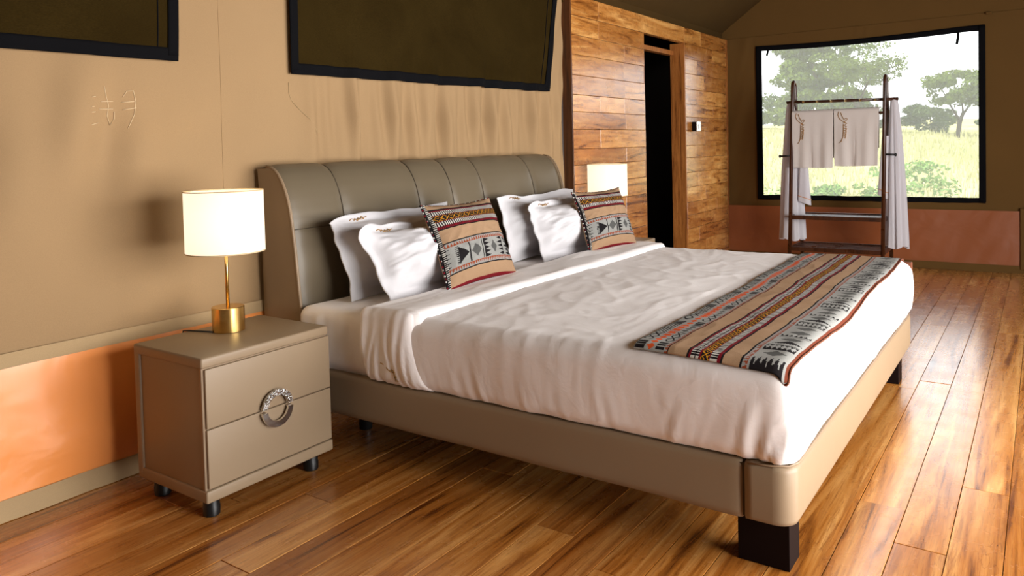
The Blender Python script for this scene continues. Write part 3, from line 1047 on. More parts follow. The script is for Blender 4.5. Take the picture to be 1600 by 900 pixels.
# ------------------------------------------------------------------ woven patterns
TAN = srgb(176, 143, 112); BLK = srgb(30, 26, 28); RED = srgb(122, 20, 32); WHT = srgb(208, 205, 198); YEL = srgb(214, 148, 30)
GRY = srgb(158, 158, 154); DGR = srgb(92, 92, 90); RST = srgb(150, 72, 44); ORG = srgb(214, 88, 42)
class Pat:
    def __init__(s, U, V):   # U: metres along the band, V: 0..1 across it
        s.U, s.V = U, V
        s.C = np.empty(U.shape + (3,)); s.C[:] = TAN
    def put(s, mask, col):
        s.C[mask] = col
    def band(s, a, b):
        return (s.V >= a) & (s.V < b)
    def fill(s, a, b, col):
        s.put(s.band(a, b), col)
    def zig(s, a, b, col, per, bg=None, up=True):
        if bg is not None: s.fill(a, b, bg)
        t = np.abs(((s.U / per) % 1) - .5) * 2
        f = (s.V - a) / (b - a)
        s.put(s.band(a, b) & ((f < t) if up else (1 - f < t)), col)
    def dash(s, a, b, cols, per, duty=.62, bg=BLK):
        s.fill(a, b, bg)
        n = len(cols)
        on = ((s.U / per) % 1) < duty
        for i, c in enumerate(cols):
            s.put(s.band(a + (b - a) * i / n, a + (b - a) * (i + 1) / n - (b - a) * .02) & on, c)
    def diam(s, a, b, col, per, th=.26, bg=BLK):
        s.fill(a, b, bg)
        f = (s.V - a) / (b - a)
        t = np.abs(((s.U / per) % 1) - .5) * 2
        t2 = np.abs((((s.U / per) + .5) % 1) - .5) * 2
        g = np.abs(f - .5) * 2
        s.put(s.band(a, b) & ((np.abs(g - t) < th) | (np.abs(g - t2) < th * .25)), col)
def motif(p, a, b, u, W, scale=1.0):
    """grey field motifs: a..b across; u = metres along (array), repeated with period W"""
    f = (p.V - a) / (b - a)
    B = p.band(a, b)
    p.put(B, GRY)
    q = (u / W) % 1
    def tri_teeth(q0, q1, n, col, flip=False):
        m = B & (q >= q0) & (q < q1)
        g = (q - q0) / (q1 - q0)
        if flip: g = 1 - g
        t = np.abs(((f * n) % 1) - .5) * 2
        p.put(m & (g < (1 - t)) & (f > .04) & (f < .96), col)
    def line(q0, wd=.012, col=BLK):
        p.put(B & (np.abs(q - q0) < wd) & (f > .04) & (f < .96), col)
    def diamond(qc, hw, col, hv=.33):
        p.put(B & (np.abs(q - qc) / hw + np.abs(f - .5) / hv < 1), col)
    # comb, double line
    tri_teeth(.02, .11, 5, BLK, True); line(.115, .010)
    line(.145, .008)
    tri_teeth(.17, .26, 5, BLK, False)
    # comb on a big triangle with a spear line
    t = np.abs(((f * 11) % 1) - .5) * 2
    p.put(B & (q > .31) & (q < .35) & (t > .5) & (f > .08) & (f < .92), BLK)
    p.put(B & (q >= .345) & (np.abs(f - .5) / .40 + (q - .345) / .12 < 1), BLK)
    line(.475, .007)
    diamond(.56, .065, DGR)
    line(.645, .008); line(.675, .008)
    tri_teeth(.68, .76, 5, BLK, False)
    diamond(.83, .055, DGR)
    tri_teeth(.90, .99, 5, BLK, True)
    # small grey speckle
    return

def motif_runner(p, a, b, u):
    f = (p.V - a) / (b - a)
    B = p.band(a, b)
    p.put(B, GRY)
    IN = B & (f > .06) & (f < .94)
    tz = np.abs(((f * 6) % 1) - .5) * 2
    # big comb at the near hem
    p.put(IN & (u < .008), BLK)
    p.put(IN & (u < .008 + .055 * (1 - tz)), BLK)
    q = ((u - .075) / .33) % 1
    R_ = IN & (u > .072)
    t5 = np.abs(((f * 7) % 1) - .5) * 2
    def line(q0, wd=.009): p.put(R_ & (np.abs(q - q0) < wd), BLK)
    def teeth(q0, q1, flip=False):
        g = (q - q0) / (q1 - q0)
        if flip: g = 1 - g
        p.put(R_ & (g >= 0) & (g < 1 - t5), BLK)
    def dia(qc, hw=.075, hv=.34): p.put(R_ & (np.abs(q - qc) / hw + np.abs(f - .5) / hv < 1), DGR)
    dia(.09)
    line(.20); teeth(.215, .275); teeth(.285, .345, True); line(.36)
    p.put(R_ & (q > .43) & (q < .455) & (((f * 12) % 1) < .5), BLK)
    p.put(R_ & (q >= .45) & (np.abs(f - .5) / .44 + (q - .45) / .11 < 1), BLK)
    dia(.62, .06); line(.70, .006)
    teeth(.735, .80); 
    dia(.895, .07)

def runner_pattern(U, V):
    p = Pat(U, V)
    rg = np.random.RandomState(2)
    # narrow band nearest the pillows
    p.fill(0, .24, GRY)
    q = (U / .30) % 1
    f1 = V / .075
    x1 = np.abs(((U / .045) % 1) - np.clip(f1, 0, 1)) < .12
    x2 = np.abs(((U / .045) % 1) - 1 + np.clip(f1, 0, 1)) < .12
    A = p.band(.006, .075)
    p.put(A & (q < .18), BLK); p.put(A & (q < .18) & ((U / .016) % 1 < .25), GRY)
    p.put(A & (q >= .25) & (q < .62) & (x1 | x2), BLK)
    p.put(A & (q >= .62) & (((U / .014 + V * 30) % 1) < .45), BLK)
    Bn = p.band(.085, .145)
    fb = (V - .085) / .06
    t = np.abs(((U / .035) % 1) - .5) * 2
    p.put(Bn & (np.abs(fb - .5) * 2 + t < .95), ORG)
    p.put(Bn & (q > .45) & ((U / .018) % 1 < .45), ORG)
    Cn = p.band(.152, .212)
    fc = (V - .152) / .06
    p.put(Cn & (q < .2), BLK); p.put(Cn & (q < .2) & ((U / .018) % 1 < .25), GRY)
    x1 = np.abs(((U / .05) % 1) - np.clip(fc, 0, 1)) < .11
    x2 = np.abs(((U / .05) % 1) - 1 + np.clip(fc, 0, 1)) < .11
    p.put(Cn & (q >= .25) & (q < .66) & (x1 | x2), BLK)
    p.put(Cn & (q >= .66) & (np.abs(fc - .5) * 2 + np.abs(((U / .03) % 1) - .5) * 2 < .9), DGR)
    p.zig(.214, .240, RST, .014, GRY, False)
    p.fill(.240, .250, BLK)
    p.fill(.250, .372, TAN)
    p.fill(.372, .384, BLK)
    p.fill(.384, .402, RED)
    p.dash(.402, .458, [WHT, WHT], .0105, .5)
    p.fill(.428, .432, BLK)
    p.fill(.456, .464, RED)
    p.diam(.464, .520, YEL, .030, .15)
    p.fill(.520, .528, RED)
    p.dash(.528, .576, [WHT, WHT], .0105, .5)
    p.fill(.551, .555, BLK)
    p.fill(.576, .596, RED)
    p.fill(.596, .606, BLK)
    p.fill(.606, .715, TAN)
    p.fill(.715, .727, BLK)
    p.zig(.727, .762, RST, .014, GRY, False)
    motif_runner(p, .762, .978, U)
    p.fill(.978, 1.01, srgb(112, 54, 36))
    return p.C

def dz_edge(d, r):
    """drop below the flat top, d metres from the side face"""
    if d >= r: return 0.0
    return r - math.sqrt(max(0, r * r - (r - d) ** 2))
# bed runner ----------------------------------------------------------
def duvet_top(x, y):
    r = .058
    # rounded top edge of the duvet, followed a little down the side
    cx = min(max(x, .205 + r), 2.402 - r); cy = max(y, -2.262 + r)
    dx, dy = x - cx, y - cy
    d = math.hypot(dx, dy)
    z = RT - r + math.sqrt(max(0.0, r * r - min(d, r * .985) ** 2))
    p = Vector((x, y, z))
    nz = max(.2, math.sqrt(max(0.0, 1 - (min(d, r) / r) ** 2)))
    return z + wrinkle(p) * (1.0 if y > -1.7 else .45) * nz
NU, NV = 760, 150
P = np.zeros((NU + 1, NV + 1, 3))
for i in range(NU + 1):
    a = i / NU
    for j in range(NV + 1):
        b = j / NV
        xs, xe = .213, 2.418
        wob = .006 * math.sin(a * 9 + 1) + .004 * math.sin(a * 23)
        y_head = -1.800 + .045 * a + wob
        y_foot = -2.246 + .004 * math.sin(a * 14) + .010 * a - .006 * math.sin(a * 5)
        x = xs + (xe - xs) * a + .018 * (1 - b) * (1 - a) + (.0 if b < .9 else 0)
        y_ = y_head + (y_foot - y_head) * b
        z = duvet_top(min(max(x, .2065), 2.4005), max(y_, -2.2600))
        ripple = .0030 * math.sin(a * 62 + b * 3) * math.sin(a * 17 + 1) + .0022 * NZ(x * 6, y_ * 8, 1)
        z += .0115 + max(0, ripple)
        if x > 2.395:
            z = min(z, .545)
        P[i, j] = (x, y_, z)
run = grid_mesh(P, 'bed_runner')
Uc = (np.arange(NU) + .5) / NU * 2.21
Vc = (np.arange(NV) + .5) / NV
UU, VV = np.meshgrid(Uc, Vc, indexing='ij')
face_colors(run, runner_pattern(UU, VV).reshape(-1, 3))
ro = add('bed_runner', run, M['weave'], None, True)
so = ro.modifiers.new('t', 'SOLIDIFY'); so.thickness = .004; so.offset = 1
tag(ro, 'woven wool runner in tan, grey and red stripes across the foot of the bed', 'throw')
world_loc(ro, (1.3, -2.03, .58))
P2 = P[-1]
# corner that hangs past the far side
pts = [tuple(Vector(P[i, -1]) + Vector((0, -.001, .001))) for i in range(0, NU + 1, 4)]
tr = tube('edge_binding', pts, .0032, M['weave_trim'], None, 6)
tr.parent = ro; tr.location = -Vector(ro.location)
hc = box('hanging_corner', 2.405, 2.432, -2.262, -2.215, .515, .562, M['weave_trim'], None, .004)
hc.parent = ro; hc.location = -Vector(ro.location)

# ------------------------------------------------------------------ pillows and cushions
def pillow_geo(BL, BR, TL, T, nu=70, nv=56, flange=.05, seed=0, wr=.006, corner=.0, sag=0.0, pinch=.0, power=.55, tl_flop=0.0):
    BL, BR, TL = Vector(BL), Vector(BR), Vector(TL)
    U, V = BR - BL, TL - BL
    W, H = U.length, V.length
    u, v = U.normalized(), V.normalized()
    n = u.cross(v).normalized()
    if n.y > 0: n = -n
    def pt(a, b, s):
        # a, b in 0..1; s = +1 front, -1 back
        fa, fb = flange / W, flange / H
        ia = (a - fa) / (1 - 2 * fa) * 2 - 1 if fa > 0 else a * 2 - 1
        ib = (b - fb) / (1 - 2 * fb) * 2 - 1 if fb > 0 else b * 2 - 1
        th = 0.0
        if abs(ia) < 1 and abs(ib) < 1:
            th = T * .5 * ((1 - abs(ia) ** 2.3) ** power) * ((1 - abs(ib) ** 2.3) ** power)
        # corners pulled in between full middles
        ca, cb = a * 2 - 1, b * 2 - 1
        pin_a = pinch * (1 - cb * cb) * ca * -1
        pin_b = pinch * (1 - ca * ca) * cb * -1
        p = BL + u * (a * W + pin_a * W * .5) + v * (b * H + pin_b * H * .5)
        edge = max(abs(ca), abs(cb))
        if flange > 0:
            p = p + u * (.016 * NZ(b * 5.5, seed * 2.7, 1) * ca * abs(ca)) + v * (.013 * NZ(a * 5, seed * 1.9, 7) * max(0, cb))
        wv = (1 if edge > .86 else .35) * .010 * NZ(a * 7 + seed, b * 7, seed * 1.3) if flange > 0 else .0
        wk = wr * ((1 - abs(NZ(a * 5 + seed * 3 + b * 2, b * 4.6 - a * 3, seed)) * 2.2) + .6 * NZ(a * 11, b * 10 + seed, 4 + seed) + .5 * (1 - abs(NZ(a * 9 - b * 7, b * 10 + a * 4, seed + 8)) * 2.4))
        wk *= min(1, th / (T * .12 + 1e-6))
        p = p + n * (s * (th + .0035) + wv + s * wk)
        if tl_flop:
            k = max(0, (b - .72) / .28) * max(0, (.22 - a) / .22)
            p = p + n * (.07 * tl_flop * k) - v * (.055 * tl_flop * k * k) - u * .035 * k * tl_flop
        # belly rests on the bed
        p.z -= sag * (1 - b) * (1 - ca * ca)
        return p
    vs_, fs = [], []
    for s in (1, -1):
        for i in range(nu + 1):
            for j in range(nv + 1):
                vs_.append(tuple(pt(i / nu, j / nv, s)))
    def idx(s, i, j): return s * (nu + 1) * (nv + 1) + i * (nv + 1) + j
    front = []
    for i in range(nu):
        for j in range(nv):
            q = (idx(0, i, j), idx(0, i + 1, j), idx(0, i + 1, j + 1), idx(0, i, j + 1))
            fs.append(q)
    for i in range(nu):
        for j in range(nv):
            fs.append((idx(1, i, j), idx(1, i, j + 1), idx(1, i + 1, j + 1), idx(1, i + 1, j)))
    for i in range(nu):
        fs.append((idx(0, i, 0), idx(1, i, 0), idx(1, i + 1, 0), idx(0, i + 1, 0)))
        fs.append((idx(0, i, nv), idx(0, i + 1, nv), idx(1, i + 1, nv), idx(1, i, nv)))
    for j in range(nv):
        fs.append((idx(0, 0, j), idx(0, 0, j + 1), idx(1, 0, j + 1), idx(1, 0, j)))
        fs.append((idx(0, nu, j), idx(1, nu, j), idx(1, nu, j + 1), idx(0, nu, j + 1)))
    me = bpy.data.meshes.new('pillow')
    me.from_pydata(vs_, [], fs)
    me.update()
    return me, pt
def center(BL, BR, TL):
    return (Vector(BR) + Vector(TL)) / 2

def embroid(pt, parent, root, a0, b0, L, rot=0.0, name='embroidery'):
    """a small stitched sprig on the front of a pillow"""
    def f(a, b):
        c, s = math.cos(rot), math.sin(rot)
        p = pt(a0 + a * c - b * s, b0 + a * s + b * c, 1)
        q = p + (pt(a0, b0, 1) - pt(a0, b0, -1)).normalized() * .0015
        return q - Vector(root)
    segs = [([(-.55, .05), (-.3, .25), (-.05, .12)], 0), ([(-.2, -.1), (.0, .2), (.15, -.05), (.3, .22), (.42, 0), (.6, .25), (.75, .05), (1.0, .12)], 0),
            ([(-.05, .05), (.2, .12), (.45, .08), (.7, .14)], 1), ([(.62, .3), (.7, -.15)], 0), ([(.05, -.12), (.35, -.02), (.6, -.1)], 0)]
    bm = bmesh.new(); bm2 = bmesh.new()
    for s, k in segs:
        pts = chain([(x * L, y * L) for x, y in s], f, 3)
        tube_bm(bm2 if k else bm, pts, .0021, 5)
    for bb, m in ((bm, M['gold_thread']), (bm2, M['dark_thread'])):
        me = bm_mesh(bb, name)
        me.materials.append(m)
        o = bpy.data.objects.new(name, me)
        COL.objects.link(o); o.parent = parent

PW = [
    ('white pillow leaning on the headboard at its left end, behind another pillow', (.375, -.450, .560), (1.20, -.445, .560), (.345, -.318, .915), .22, 1, .10, .90, .9),
    ('white pillow in front on the left, half hidden by the left patterned cushion', (.395, -.640, .562), (1.16, -.640, .562), (.375, -.450, .872), .25, 2, .10, .88, 1.0),
    ('white pillow leaning on the headboard at its right end, behind another pillow', (1.52, -.450, .560), (2.38, -.445, .560), (1.56, -.325, .915), .22, 5, .09, .92, .25),
    ('white pillow in front on the right, half hidden by the right patterned cushion', (1.60, -.610, .562), (2.44, -.610, .562), (1.64, -.455, .880), .25, 4, .10, .90, .6),
]
for lab, BL, BR, TL, T, sd, ea, eb, flop in PW:
    me, pt = pillow_geo(BL, BR, TL, T, seed=sd, flange=.040, wr=.011, tl_flop=flop, power=.95, pinch=.055)
    o = add('pillow', me, M['pillow'], None, True)
    c = center(BL, BR, TL)
    world_loc(o, c)
    tag(o, lab, 'pillow', 'white pillows on the bed')
    embroid(pt, o, c, ea + .10, eb + .02, .09, .1)

def cushion_pattern(U, V, W):
    """V: 0 at the top"""
    p = Pat(U, V)
    p.fill(.0, .075, TAN)
    p.fill(.075, .09, BLK)
    p.fill(.09, .105, RED)
    p.dash(.105, .160, [WHT, WHT], .0115, .5)
    p.fill(.160, .168, RED)
    p.diam(.168, .238, YEL, .036, .11)
    p.fill(.238, .246, RED)
    p.dash(.246, .300, [WHT, WHT], .0115, .5)
    p.dash(.300, .332, [RED], .0092, .75)
    p.fill(.332, .345, BLK)
    p.fill(.345, .50, TAN)
    p.fill(.50, .514, BLK)
    p.zig(.514, .560, RST, .0155, GRY, False)
    motif(p, .560, .795, U + .105, .52)
    p.zig(.795, .840, RST, .0155, GRY, True)
    p.fill(.840, .853, BLK)
    p.fill(.853, .975, TAN)
    p.fill(.975, 1.0, RED)
    # stitched edge at the left
    L = (U < .013)
    p.put(L, BLK)
    p.put(L & ((V / .022) % 1 < .45) & (U > .004), WHT)
    return p.C
CW = [
    ('patterned woven cushion in tan, grey and red on the left of the bed', (.612, -.770, .585), (1.130, -.760, .585), (.690, -.560, .935), .15, 11),
    ('patterned woven cushion in tan, grey and red on the right of the bed', (1.865, -.745, .585), (2.315, -.815, .585), (1.945, -.590, .918), .14, 13),
]
for lab, BL, BR, TL, T, sd in CW:
    nu, nv = 180, 150
    me, pt = pillow_geo(BL, BR, TL, T, nu, nv, 0.0, sd, .0034, pinch=.085, power=.66)
    W = (Vector(BR) - Vector(BL)).length
    C = np.empty((len(me.polygons), 3)); C[:] = TAN
    Uc = (np.arange(nu) + .5) / nu * W
    Vc = 1 - (np.arange(nv) + .5) / nv
    UU, VV = np.meshgrid(Uc, Vc, indexing='ij')
    C[:nu * nv] = cushion_pattern(UU, VV, W).reshape(-1, 3) * .78
    C[2 * nu * nv:] = BLK
    face_colors(me, C)
    o = add('cushion', me, M['weave'], None, True)
    c = center(BL, BR, TL)
    world_loc(o, c)
    tag(o, lab, 'cushion', 'patterned cushions on the bed')
    # beaded piping along the left side and top
    pp = [pt(0, j / 60, 0) - c for j in range(61)] + [pt(i / 60, 1, 0) - c for i in range(1, 61)]
    bm = bmesh.new(); tube_bm(bm, pp, .0045, 8)
    me = bm_mesh(bm, 'piping')
    at = me.attributes.new('weave', 'FLOAT_COLOR', 'FACE')
    cols = np.ones((len(me.polygons), 4), np.float32)
    for i, pl in enumerate(me.polygons):
        q = int((pl.center.z + pl.center.x * .9) * 110)
        cols[i, :3] = [WHT, BLK, RED][q % 3] if (i // 8) % 2 == 0 else BLK
    at.data.foreach_set('color', cols.reshape(-1))
    me.materials.append(M['weave'])
    o2 = bpy.data.objects.new('piping', me); COL.objects.link(o2); o2.parent = o

# ------------------------------------------------------------------ nightstands
NX0, NX1, NY0, NY1, NZ0, NZ1 = -.4193, .1062, -.604, -.207, .067, .5354
def nightstand():
    r = empty('nightstand', ((NX0 + NX1) / 2, (NY0 + NY1) / 2, 0))
    B = lambda nm, a, b, c, d, e, f, m=M['leather'], bev=.006, par=r: box(nm, a, b, c, d, e, f, m, par, bev, 3)
    B('top_slab', NX0, NX1, NY0 - .002, NY1, NZ1 - .034, NZ1, bev=.007)
    B('plinth', NX0 + .001, NX1 - .001 + .004, NY0 - .006, NY1, NZ0, NZ0 + .040, bev=.006)
    B('side_panel', NX0 + .007, NX0 + .02, NY0 + .012, NY1 - .02, NZ0 + .03, NZ1 - .03, bev=.001)
    B('side_panel', NX1 - .02, NX1 - .007, NY0 + .012, NY1 - .02, NZ0 + .03, NZ1 - .03, bev=.001)
    B('rear_strip', NX0 + .0005, NX0 + .02, NY1 - .034, NY1, NZ0 + .02, NZ1 - .02, bev=.006)
    B('rear_strip', NX1 - .02, NX1 - .0005, NY1 - .034, NY1, NZ0 + .02, NZ1 - .02, bev=.006)
    B('back_panel', NX0 + .01, NX1 - .01, NY1 - .02, NY1 - .006, NZ0 + .03, NZ1 - .03, bev=.001)
    box('front_frame', NX0 + .004, NX1 - .004, NY0 + .006, NY0 + .02, NZ0 + .035, NZ1 - .03, M['piping'], r, .003)
    zm = .3035
    d = [B('drawer', NX0 + .012, NX1 - .0, NY0 - .004, NY0 + .012, zm + .0018, NZ1 - .038, bev=.003),
         B('drawer', NX0 + .012, NX1 - .0, NY0 - .004, NY0 + .012, NZ0 + .044, zm - .0018, bev=.003)]
    cx, R, wd = -.147, .064, .021
    for up in (1, -1):
        bm = bmesh.new()
        n = 26
        rings = []
        for i in range(n + 1):
            a = PI * (.03 + .94 * i / n)
            ring = []
            for rr_, yy in ((R, 0), (R, .009), (R - wd, .009), (R - wd, 0)):
                ring.append(bm.verts.new((cx + rr_ * math.cos(a), NY0 - .026 + yy + .001, zm + up * (rr_ * math.sin(a) + .001))))
            rings.append(ring)
        for a, b in zip(rings[:-1], rings[1:]):
            for k in range(4):
                bm.faces.new((a[k], a[(k + 1) % 4], b[(k + 1) % 4], b[k]))
        bm.faces.new(rings[0]); bm.faces.new(rings[-1][::-1])
        bmesh.ops.bevel(bm, geom=[e for e in bm.edges if e.is_manifold and e.calc_face_angle(0) > .8], offset=.0015, segments=1, affect='EDGES')
        for sx in (-1, 1):
            bx(bm, cx + sx * (R - wd * .5) - .007, cx + sx * (R - wd * .5) + .007, NY0 - .018, NY0 - .002, zm + up * .004 + (0 if up > 0 else -.012), zm + up * .004 + (.012 if up > 0 else 0))
        h = add('handle', bm_mesh(bm, 'handle'), M['crystal'] if up > 0 else M['chrome'], None)
        h.parent = d[0 if up > 0 else 1]
        h.location = (0, 0, 0)
        if up > 0: h['label'] = 'crystal studded half ring handle'
    for sx in (NX0 + .055, NX1 - .055):
        for sy in (NY0 + .055, NY1 - .055):
            lathe('foot', [(.024, 0), (.027, .003), (.028, .03), (.026, .034), (.026, NZ0 + .004)], (sx, sy, 0), M['black_plastic'], r, 28)
    return r
ns = nightstand()
tag(ns, 'taupe leatherette nightstand with two drawers left of the bed', 'nightstand', 'nightstands beside the bed')
def copy_tree(o, parent=None):
    c = o.copy()
    COL.objects.link(c)
    if parent is not None: c.parent = parent
    for ch in o.children:
        copy_tree(ch, c)
    return c
ns2 = copy_tree(ns)
ns2.location.x += 2.935
tag(ns2, 'nightstand on the far side of the bed, only its top corner showing behind the cushion', 'nightstand')

# ------------------------------------------------------------------ table lamps
def lamp(cx, cy, z):
    r = empty('table_lamp', (cx, cy, z))
    c = (cx, cy, z)
    lathe('lamp_base', [(.055, .0), (.0575, .0015), (.0575, .088), (.056, .0895), (.008, .090)], c, M['brass'], r, 64)
    tube('pole', [(cx, cy, z + .088), (cx, cy, z + .34)], .0065, M['brass'], r, 20)
    lathe('lamp_shade', [(.139, .292), (.1385, .515), (.1372, .515), (.1377, .292), (.139, .292)], c, M['shade'], r, 72, caps=False)
    for zz in (.2925, .5145):
        bm = bmesh.new()
        lathe_bm(bm, [(.1393, zz - .002), (.1400, zz), (.1393, zz + .002), (.1372, zz + .002), (.1372, zz - .002), (.1393, zz - .002)], c, 72)
        add('shade_rim', bm_mesh(bm, 'shade_rim'), M['shade_rim'], r, True)
    bm = bmesh.new()
    for k in range(3):
        a = 2 * PI * k / 3
        tube_bm(bm, [(cx, cy, z + .345), (cx + .137 * math.cos(a), cy + .137 * math.sin(a), z + .30)], .0018, 6)
    add('shade_support', bm_mesh(bm, 'shade_support'), M['brass'], r)
    lathe('bulb', [(.012, .34), (.014, .37), (.028, .40), (.030, .42), (.022, .445), (.004, .455)], c, M['bulb'], r, 20)
    l = light('lamp_bulb_light', 'POINT', (0, 0, .405), LAMP_W, (1.0, .74, .42), shadow_soft_size=.032)
    l.parent = r
    return r
LAMP_W = 4.5
t = NT('glowing bulb')
t.set(Emission_Strength=6.0); t.b.inputs['Emission Color'].default_value = (1, .78, .45, 1)
M['bulb'] = t.m
lp = lamp(-.128, -.335, NZ1)
for ch in lp.children:
    if ch.name.startswith('bulb'): ch.visible_shadow = True
tag(lp, 'lit brass table lamp with white drum shade on the left nightstand', 'lamp', 'table lamps beside the bed')
tube('lamp_cord', [(-.185, -.32, NZ1 + .004), (-.20, -.27, NZ1 + .004), (-.215, -.222, NZ1 + .004), (-.222, -.196, NZ1 + .002), (-.225, -.186, NZ1 - .03), (-.225, -.18, NZ1 - .2)], .003, M['black_cord'], lp, 8)
lp2 = copy_tree(lp)
lp2.location = (2.965, -.285, NZ1)
tag(lp2, 'lit brass table lamp on the far nightstand, only its shade showing above the cushion', 'lamp')

# ------------------------------------------------------------------ towel rack
RX, RY0, RY1 = 5.35, -.945, -1.700
RW = M['rack_wood']
rack = empty('towel_rack', (RX, (RY0 + RY1) / 2, 0))
tag(rack, 'dark wooden towel rack with two shelves standing before the picture window', 'rack')
def rail_pts(y, lean):
    # inverted U: front leg, arch, rear leg, spreading in depth
    xf0, xr0, xf1, xr1, zt = RX - .235, RX + .235, RX - .040, RX + .040, 1.665
    p = [(xf0, y - lean * .0, 0), (xf1, y, zt - .01)]
    for i in range(1, 12):
        a = PI - PI * i / 12
        p.append((RX + .040 * math.cos(a), y, zt + .045 * math.sin(a)))
    p += [(xr1, y, zt - .01), (xr0, y, 0)]
    return p
for y in (RY0, RY1):
    tube('frame', rail_pts(y, 0), .0165, RW, rack, 12)
tube('top_rail', [(RX - .02, -.885, 1.528), (RX - .02, -1.80, 1.510)], .0135, RW, rack, 12)
for i in range(6):
    y = -1.035 - i * .118
    o = lathe('peg', [(.006, 0), (.010, .004), (.012, .012), (.008, .02)], (0, 0, 0), M['knob_brass'], None, 14)
    o.data.transform(Matrix.Rotation(-PI / 2, 4, 'Y'))
    o.data.transform(Matrix.Translation((RX - .032, y, 1.524 - .0025 * i)))
    o.parent = rack; o.location = -Vector(rack.location)
tube('towel_rail', [(RX - .075, RY0, 1.412), (RX - .075, RY1, 1.400)], .010, RW, rack, 12)
tube('towel_rail', [(RX + .075, RY0, 1.412), (RX + .075, RY1, 1.400)], .010, RW, rack, 12)
for y0, y1 in ((RY0, RY0 + .10), (RY1, RY1 - .088)):
    tube('side_peg', [(RX - .115, y0, 1.046), (RX - .115, y1, 1.042)], .0085, M['black_plastic'], rack, 10)
    o = lathe('peg_knob', [(.004, -.010), (.013, -.006), (.015, 0), (.013, .006), (.004, .010)], (0, 0, 0), M['black_plastic'], None, 14)
    o.data.transform(Matrix.Rotation(PI / 2, 4, 'X'))
    o.data.transform(Matrix.Translation((RX - .115, y1, 1.042)))
    o.parent = rack; o.location = -Vector(rack.location)
for zf, xa, xb in ((.500, RX - .175, RX + .17), (.225, RX - .205, RX + .20)):
    for xx in (xa, xb):
        box('shelf_rail', xx - .010, xx + .010, RY0, RY1, zf - .018, zf + .018, RW, rack, .002)
    for yy in (RY0, RY1):
        box('shelf_rail', xa, xb, yy - .009, yy + .009, zf - .018, zf + .018, RW, rack, .002)
    for q in range(5):
        a = xa + (xb - xa) * (q + .5) / 5
        box('shelf_slat', a - .029, a + .029, RY0, RY1, zf - .004, zf + .006, RW, rack)

def towel(label, y0, y1, ztop, zf, zb, seed, shift=.0, name='towel'):
    """folded sheet over the front rail; y0 > y1"""
    xr = RX - .075
    prof_ = []
    nfront = 26
    for i in range(nfront):
        z = zf + (ztop - .012 - zf) * i / (nfront - 1)
        prof_.append((xr - .024 - .012 * (1 - i / nfront), z))
    for i in range(1, 8):
        a = PI - PI * i / 8
        prof_.append((xr + .024 * math.cos(a), ztop - .012 + .022 * math.sin(a)))
    for i in range(nfront):
        z = ztop - .012 - (ztop - .012 - zb) * i / (nfront - 1)
        prof_.append((xr + .024, z))
    ny = 46
    P = np.zeros((ny, len(prof_), 3))
    for i in range(ny):
        a = i / (ny - 1)
        for j, (x, z) in enumerate(prof_):
            down = max(0, (ztop - z) / (ztop - zf))
            y = y0 + (y1 - y0) * a + shift * down * (-1 if a > .5 else .3)
            wv = .006 * down * math.sin(a * 11 + seed + down) + .006 * down * NZ(a * 5, down * 2, seed)
            edge = min(a, 1 - a) * (ny - 1)
            th = -.003 * (edge < 1)
            P[i, j] = (x + wv - .004 * down * math.sin(a * 23 + seed), y, z + .002 * math.sin(a * 5 + seed) * down)
    o = add(name, grid_mesh(P, name), M['towel'], None, True)
    so = o.modifiers.new('t', 'SOLIDIFY'); so.thickness = .011; so.offset = 0
    bv = o.modifiers.new('b', 'BEVEL'); bv.width = .003; bv.segments = 2; bv.limit_method = 'ANGLE'
    world_loc(o, (xr, (y0 + y1) / 2, ztop))
    tag(o, label, 'towel', 'white towels on the rack')
    # stitched script running down the front
    c = Vector(o.location)
    def f(a, b):  # a: metres to the right, b: metres down from the top
        yy = y0 - .03 - a
        down = b / (ztop - zf)
        aa = (y0 - yy) / (y0 - y1)
        wv = .009 * down * math.sin(aa * 11 + seed + down) + .006 * down * NZ(aa * 5, down * 2, seed) - .004 * down * math.sin(aa * 23 + seed)
        return Vector((xr - .024 - .012 * down + wv - .0085, yy, ztop - b)) - c
    bm = bmesh.new()
    strokes = [[(.015, .0), (.005, .03), (.02, .07), (.05, .095), (.075, .11)],
               [(.03, .01), (.045, .05), (.065, .085)],
               [(.065, .075), (.085, .065), (.09, .08), (.055, .11), (.09, .115), (.058, .135), (.085, .145), (.055, .155)],
               [(.055, .16), (.085, .165), (.08, .18), (.057, .182), (.083, .195), (.055, .205), (.08, .22), (.058, .225), (.078, .24), (.062, .25)],
               [(.055, .12), (.056, .19), (.052, .25), (.035, .29), (.02, .30)],
               [(.078, .155), (.080, .20), (.074, .245), (.070, .262)]]
    for s in strokes:
        tube_bm(bm, chain([(a * .9, b * .9 + .01) for a, b in s], f, 3), .0026, 5)
    me = bm_mesh(bm, 'embroidered_script'); me.materials.append(M['gold_thread'])
    e = bpy.data.objects.new('embroidered_script', me); COL.objects.link(e); e.parent = o
    return o
towel('left of the two white towels folded over the rack rail', -.950, -1.298, 1.432, .935, 1.02, 1.0, -.008)
towel('right of the two white towels folded over the rack rail', -1.304, -1.660, 1.432, .950, 1.10, 2.6, -.012)

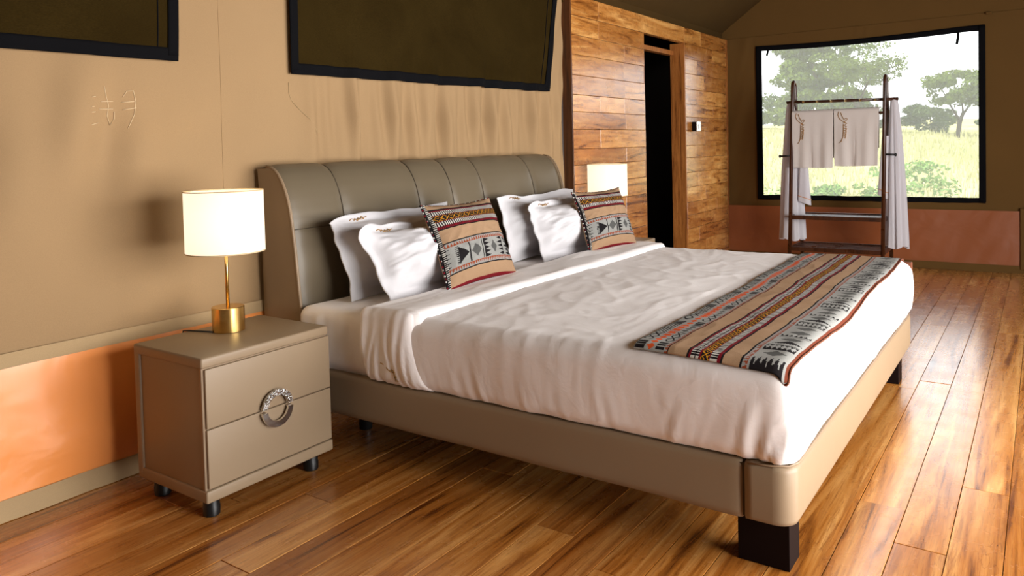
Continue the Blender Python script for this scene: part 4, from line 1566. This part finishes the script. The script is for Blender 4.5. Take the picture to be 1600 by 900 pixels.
def robe(label, yc_top, z_top, yc_bot, z_bot, wt, wb_, dt, db, x_, seed, sleeve):
    n, k = 72, 46
    P = np.zeros((n, k, 3))
    for j in range(k):
        b = j / (k - 1)
        z = z_top + (z_bot - z_top) * b
        e = b ** .55
        yc = yc_top + (yc_bot - yc_top) * b ** .8
        wy = wt + (wb_ - wt) * e
        wx = dt + (db - dt) * e
        for i in range(n):
            a = 2 * PI * i / n
            pl = 1 + (.16 * e) * math.sin(a * 7 + seed + b * 1.2) + .07 * e * math.sin(a * 15 + seed * 2) + .12 * NZ(math.cos(a) * 1.5, math.sin(a) * 1.5 + b * 2, seed)
            P[i, j] = (x_ + wx * pl * math.cos(a), yc + wy * pl * math.sin(a), z + (.012 * math.sin(a * 3 + seed) if b > .97 else 0))
    bm = bmesh.new()
    r = empty('bathrobe', (x_, yc_top, z_top))
    tag(r, label, 'bathrobe', 'white bathrobes hanging on the rack')
    me = grid_mesh(P, 'robe_body', closed_u=True)
    o = add('robe_body', me, M['robe'], r, True)
    # sleeve: a flattened tapering tube with an orange stitched cuff
    (sy0, sz0), (sy1, sz1), sw0, sw1, sx = sleeve
    n2, k2 = 32, 20
    P = np.zeros((n2, k2, 3))
    for j in range(k2):
        b = j / (k2 - 1)
        for i in range(n2):
            a = 2 * PI * i / n2
            pl = 1 + .10 * math.sin(a * 5 + b * 2 + seed)
            P[i, j] = (sx + .020 * pl * math.cos(a), sy0 + (sy1 - sy0) * b + (sw0 + (sw1 - sw0) * b) * pl * math.sin(a), sz0 + (sz1 - sz0) * b + .02 * b * math.sin(a))
    add('sleeve', grid_mesh(P, 'sleeve', closed_u=True), M['robe'], r, True)
    j = k2 - 3
    tube('cuff_stitching', [tuple(Vector(P[i % n2, j]) + (Vector(P[i % n2, j]) - Vector((sx, sy1, P[i % n2, j][2]))).normalized() * .002) for i in range(n2 + 1)], .0028, M['orange_thread'], r, 5)
    bm = bmesh.new()
    tube_bm(bm, [(x_ - .01, yc_top - .015, z_top - .03), (x_ - .01, yc_top, z_top + .018), (x_ - .01, yc_top + .015, z_top - .03)], .003, 6)
    add('hanging_loop', bm_mesh(bm, 'loop'), M['robe'], r, True)
    # pocket with stitched top edge
    return r
robe('white bathrobe hanging off the left end of the rack', -.915, 1.525, -.925, .285, .022, .105, .018, .055, RX - .01, 1.0, ((-1.03, 1.10), (-1.035, .62), .03, .055, RX - .05))
robe('white bathrobe hanging off the right end of the rack', -1.765, 1.520, -1.785, .255, .022, .082, .018, .055, RX - .01, 2.3, ((-1.70, 1.20), (-1.675, .68), .03, .04, RX - .02))
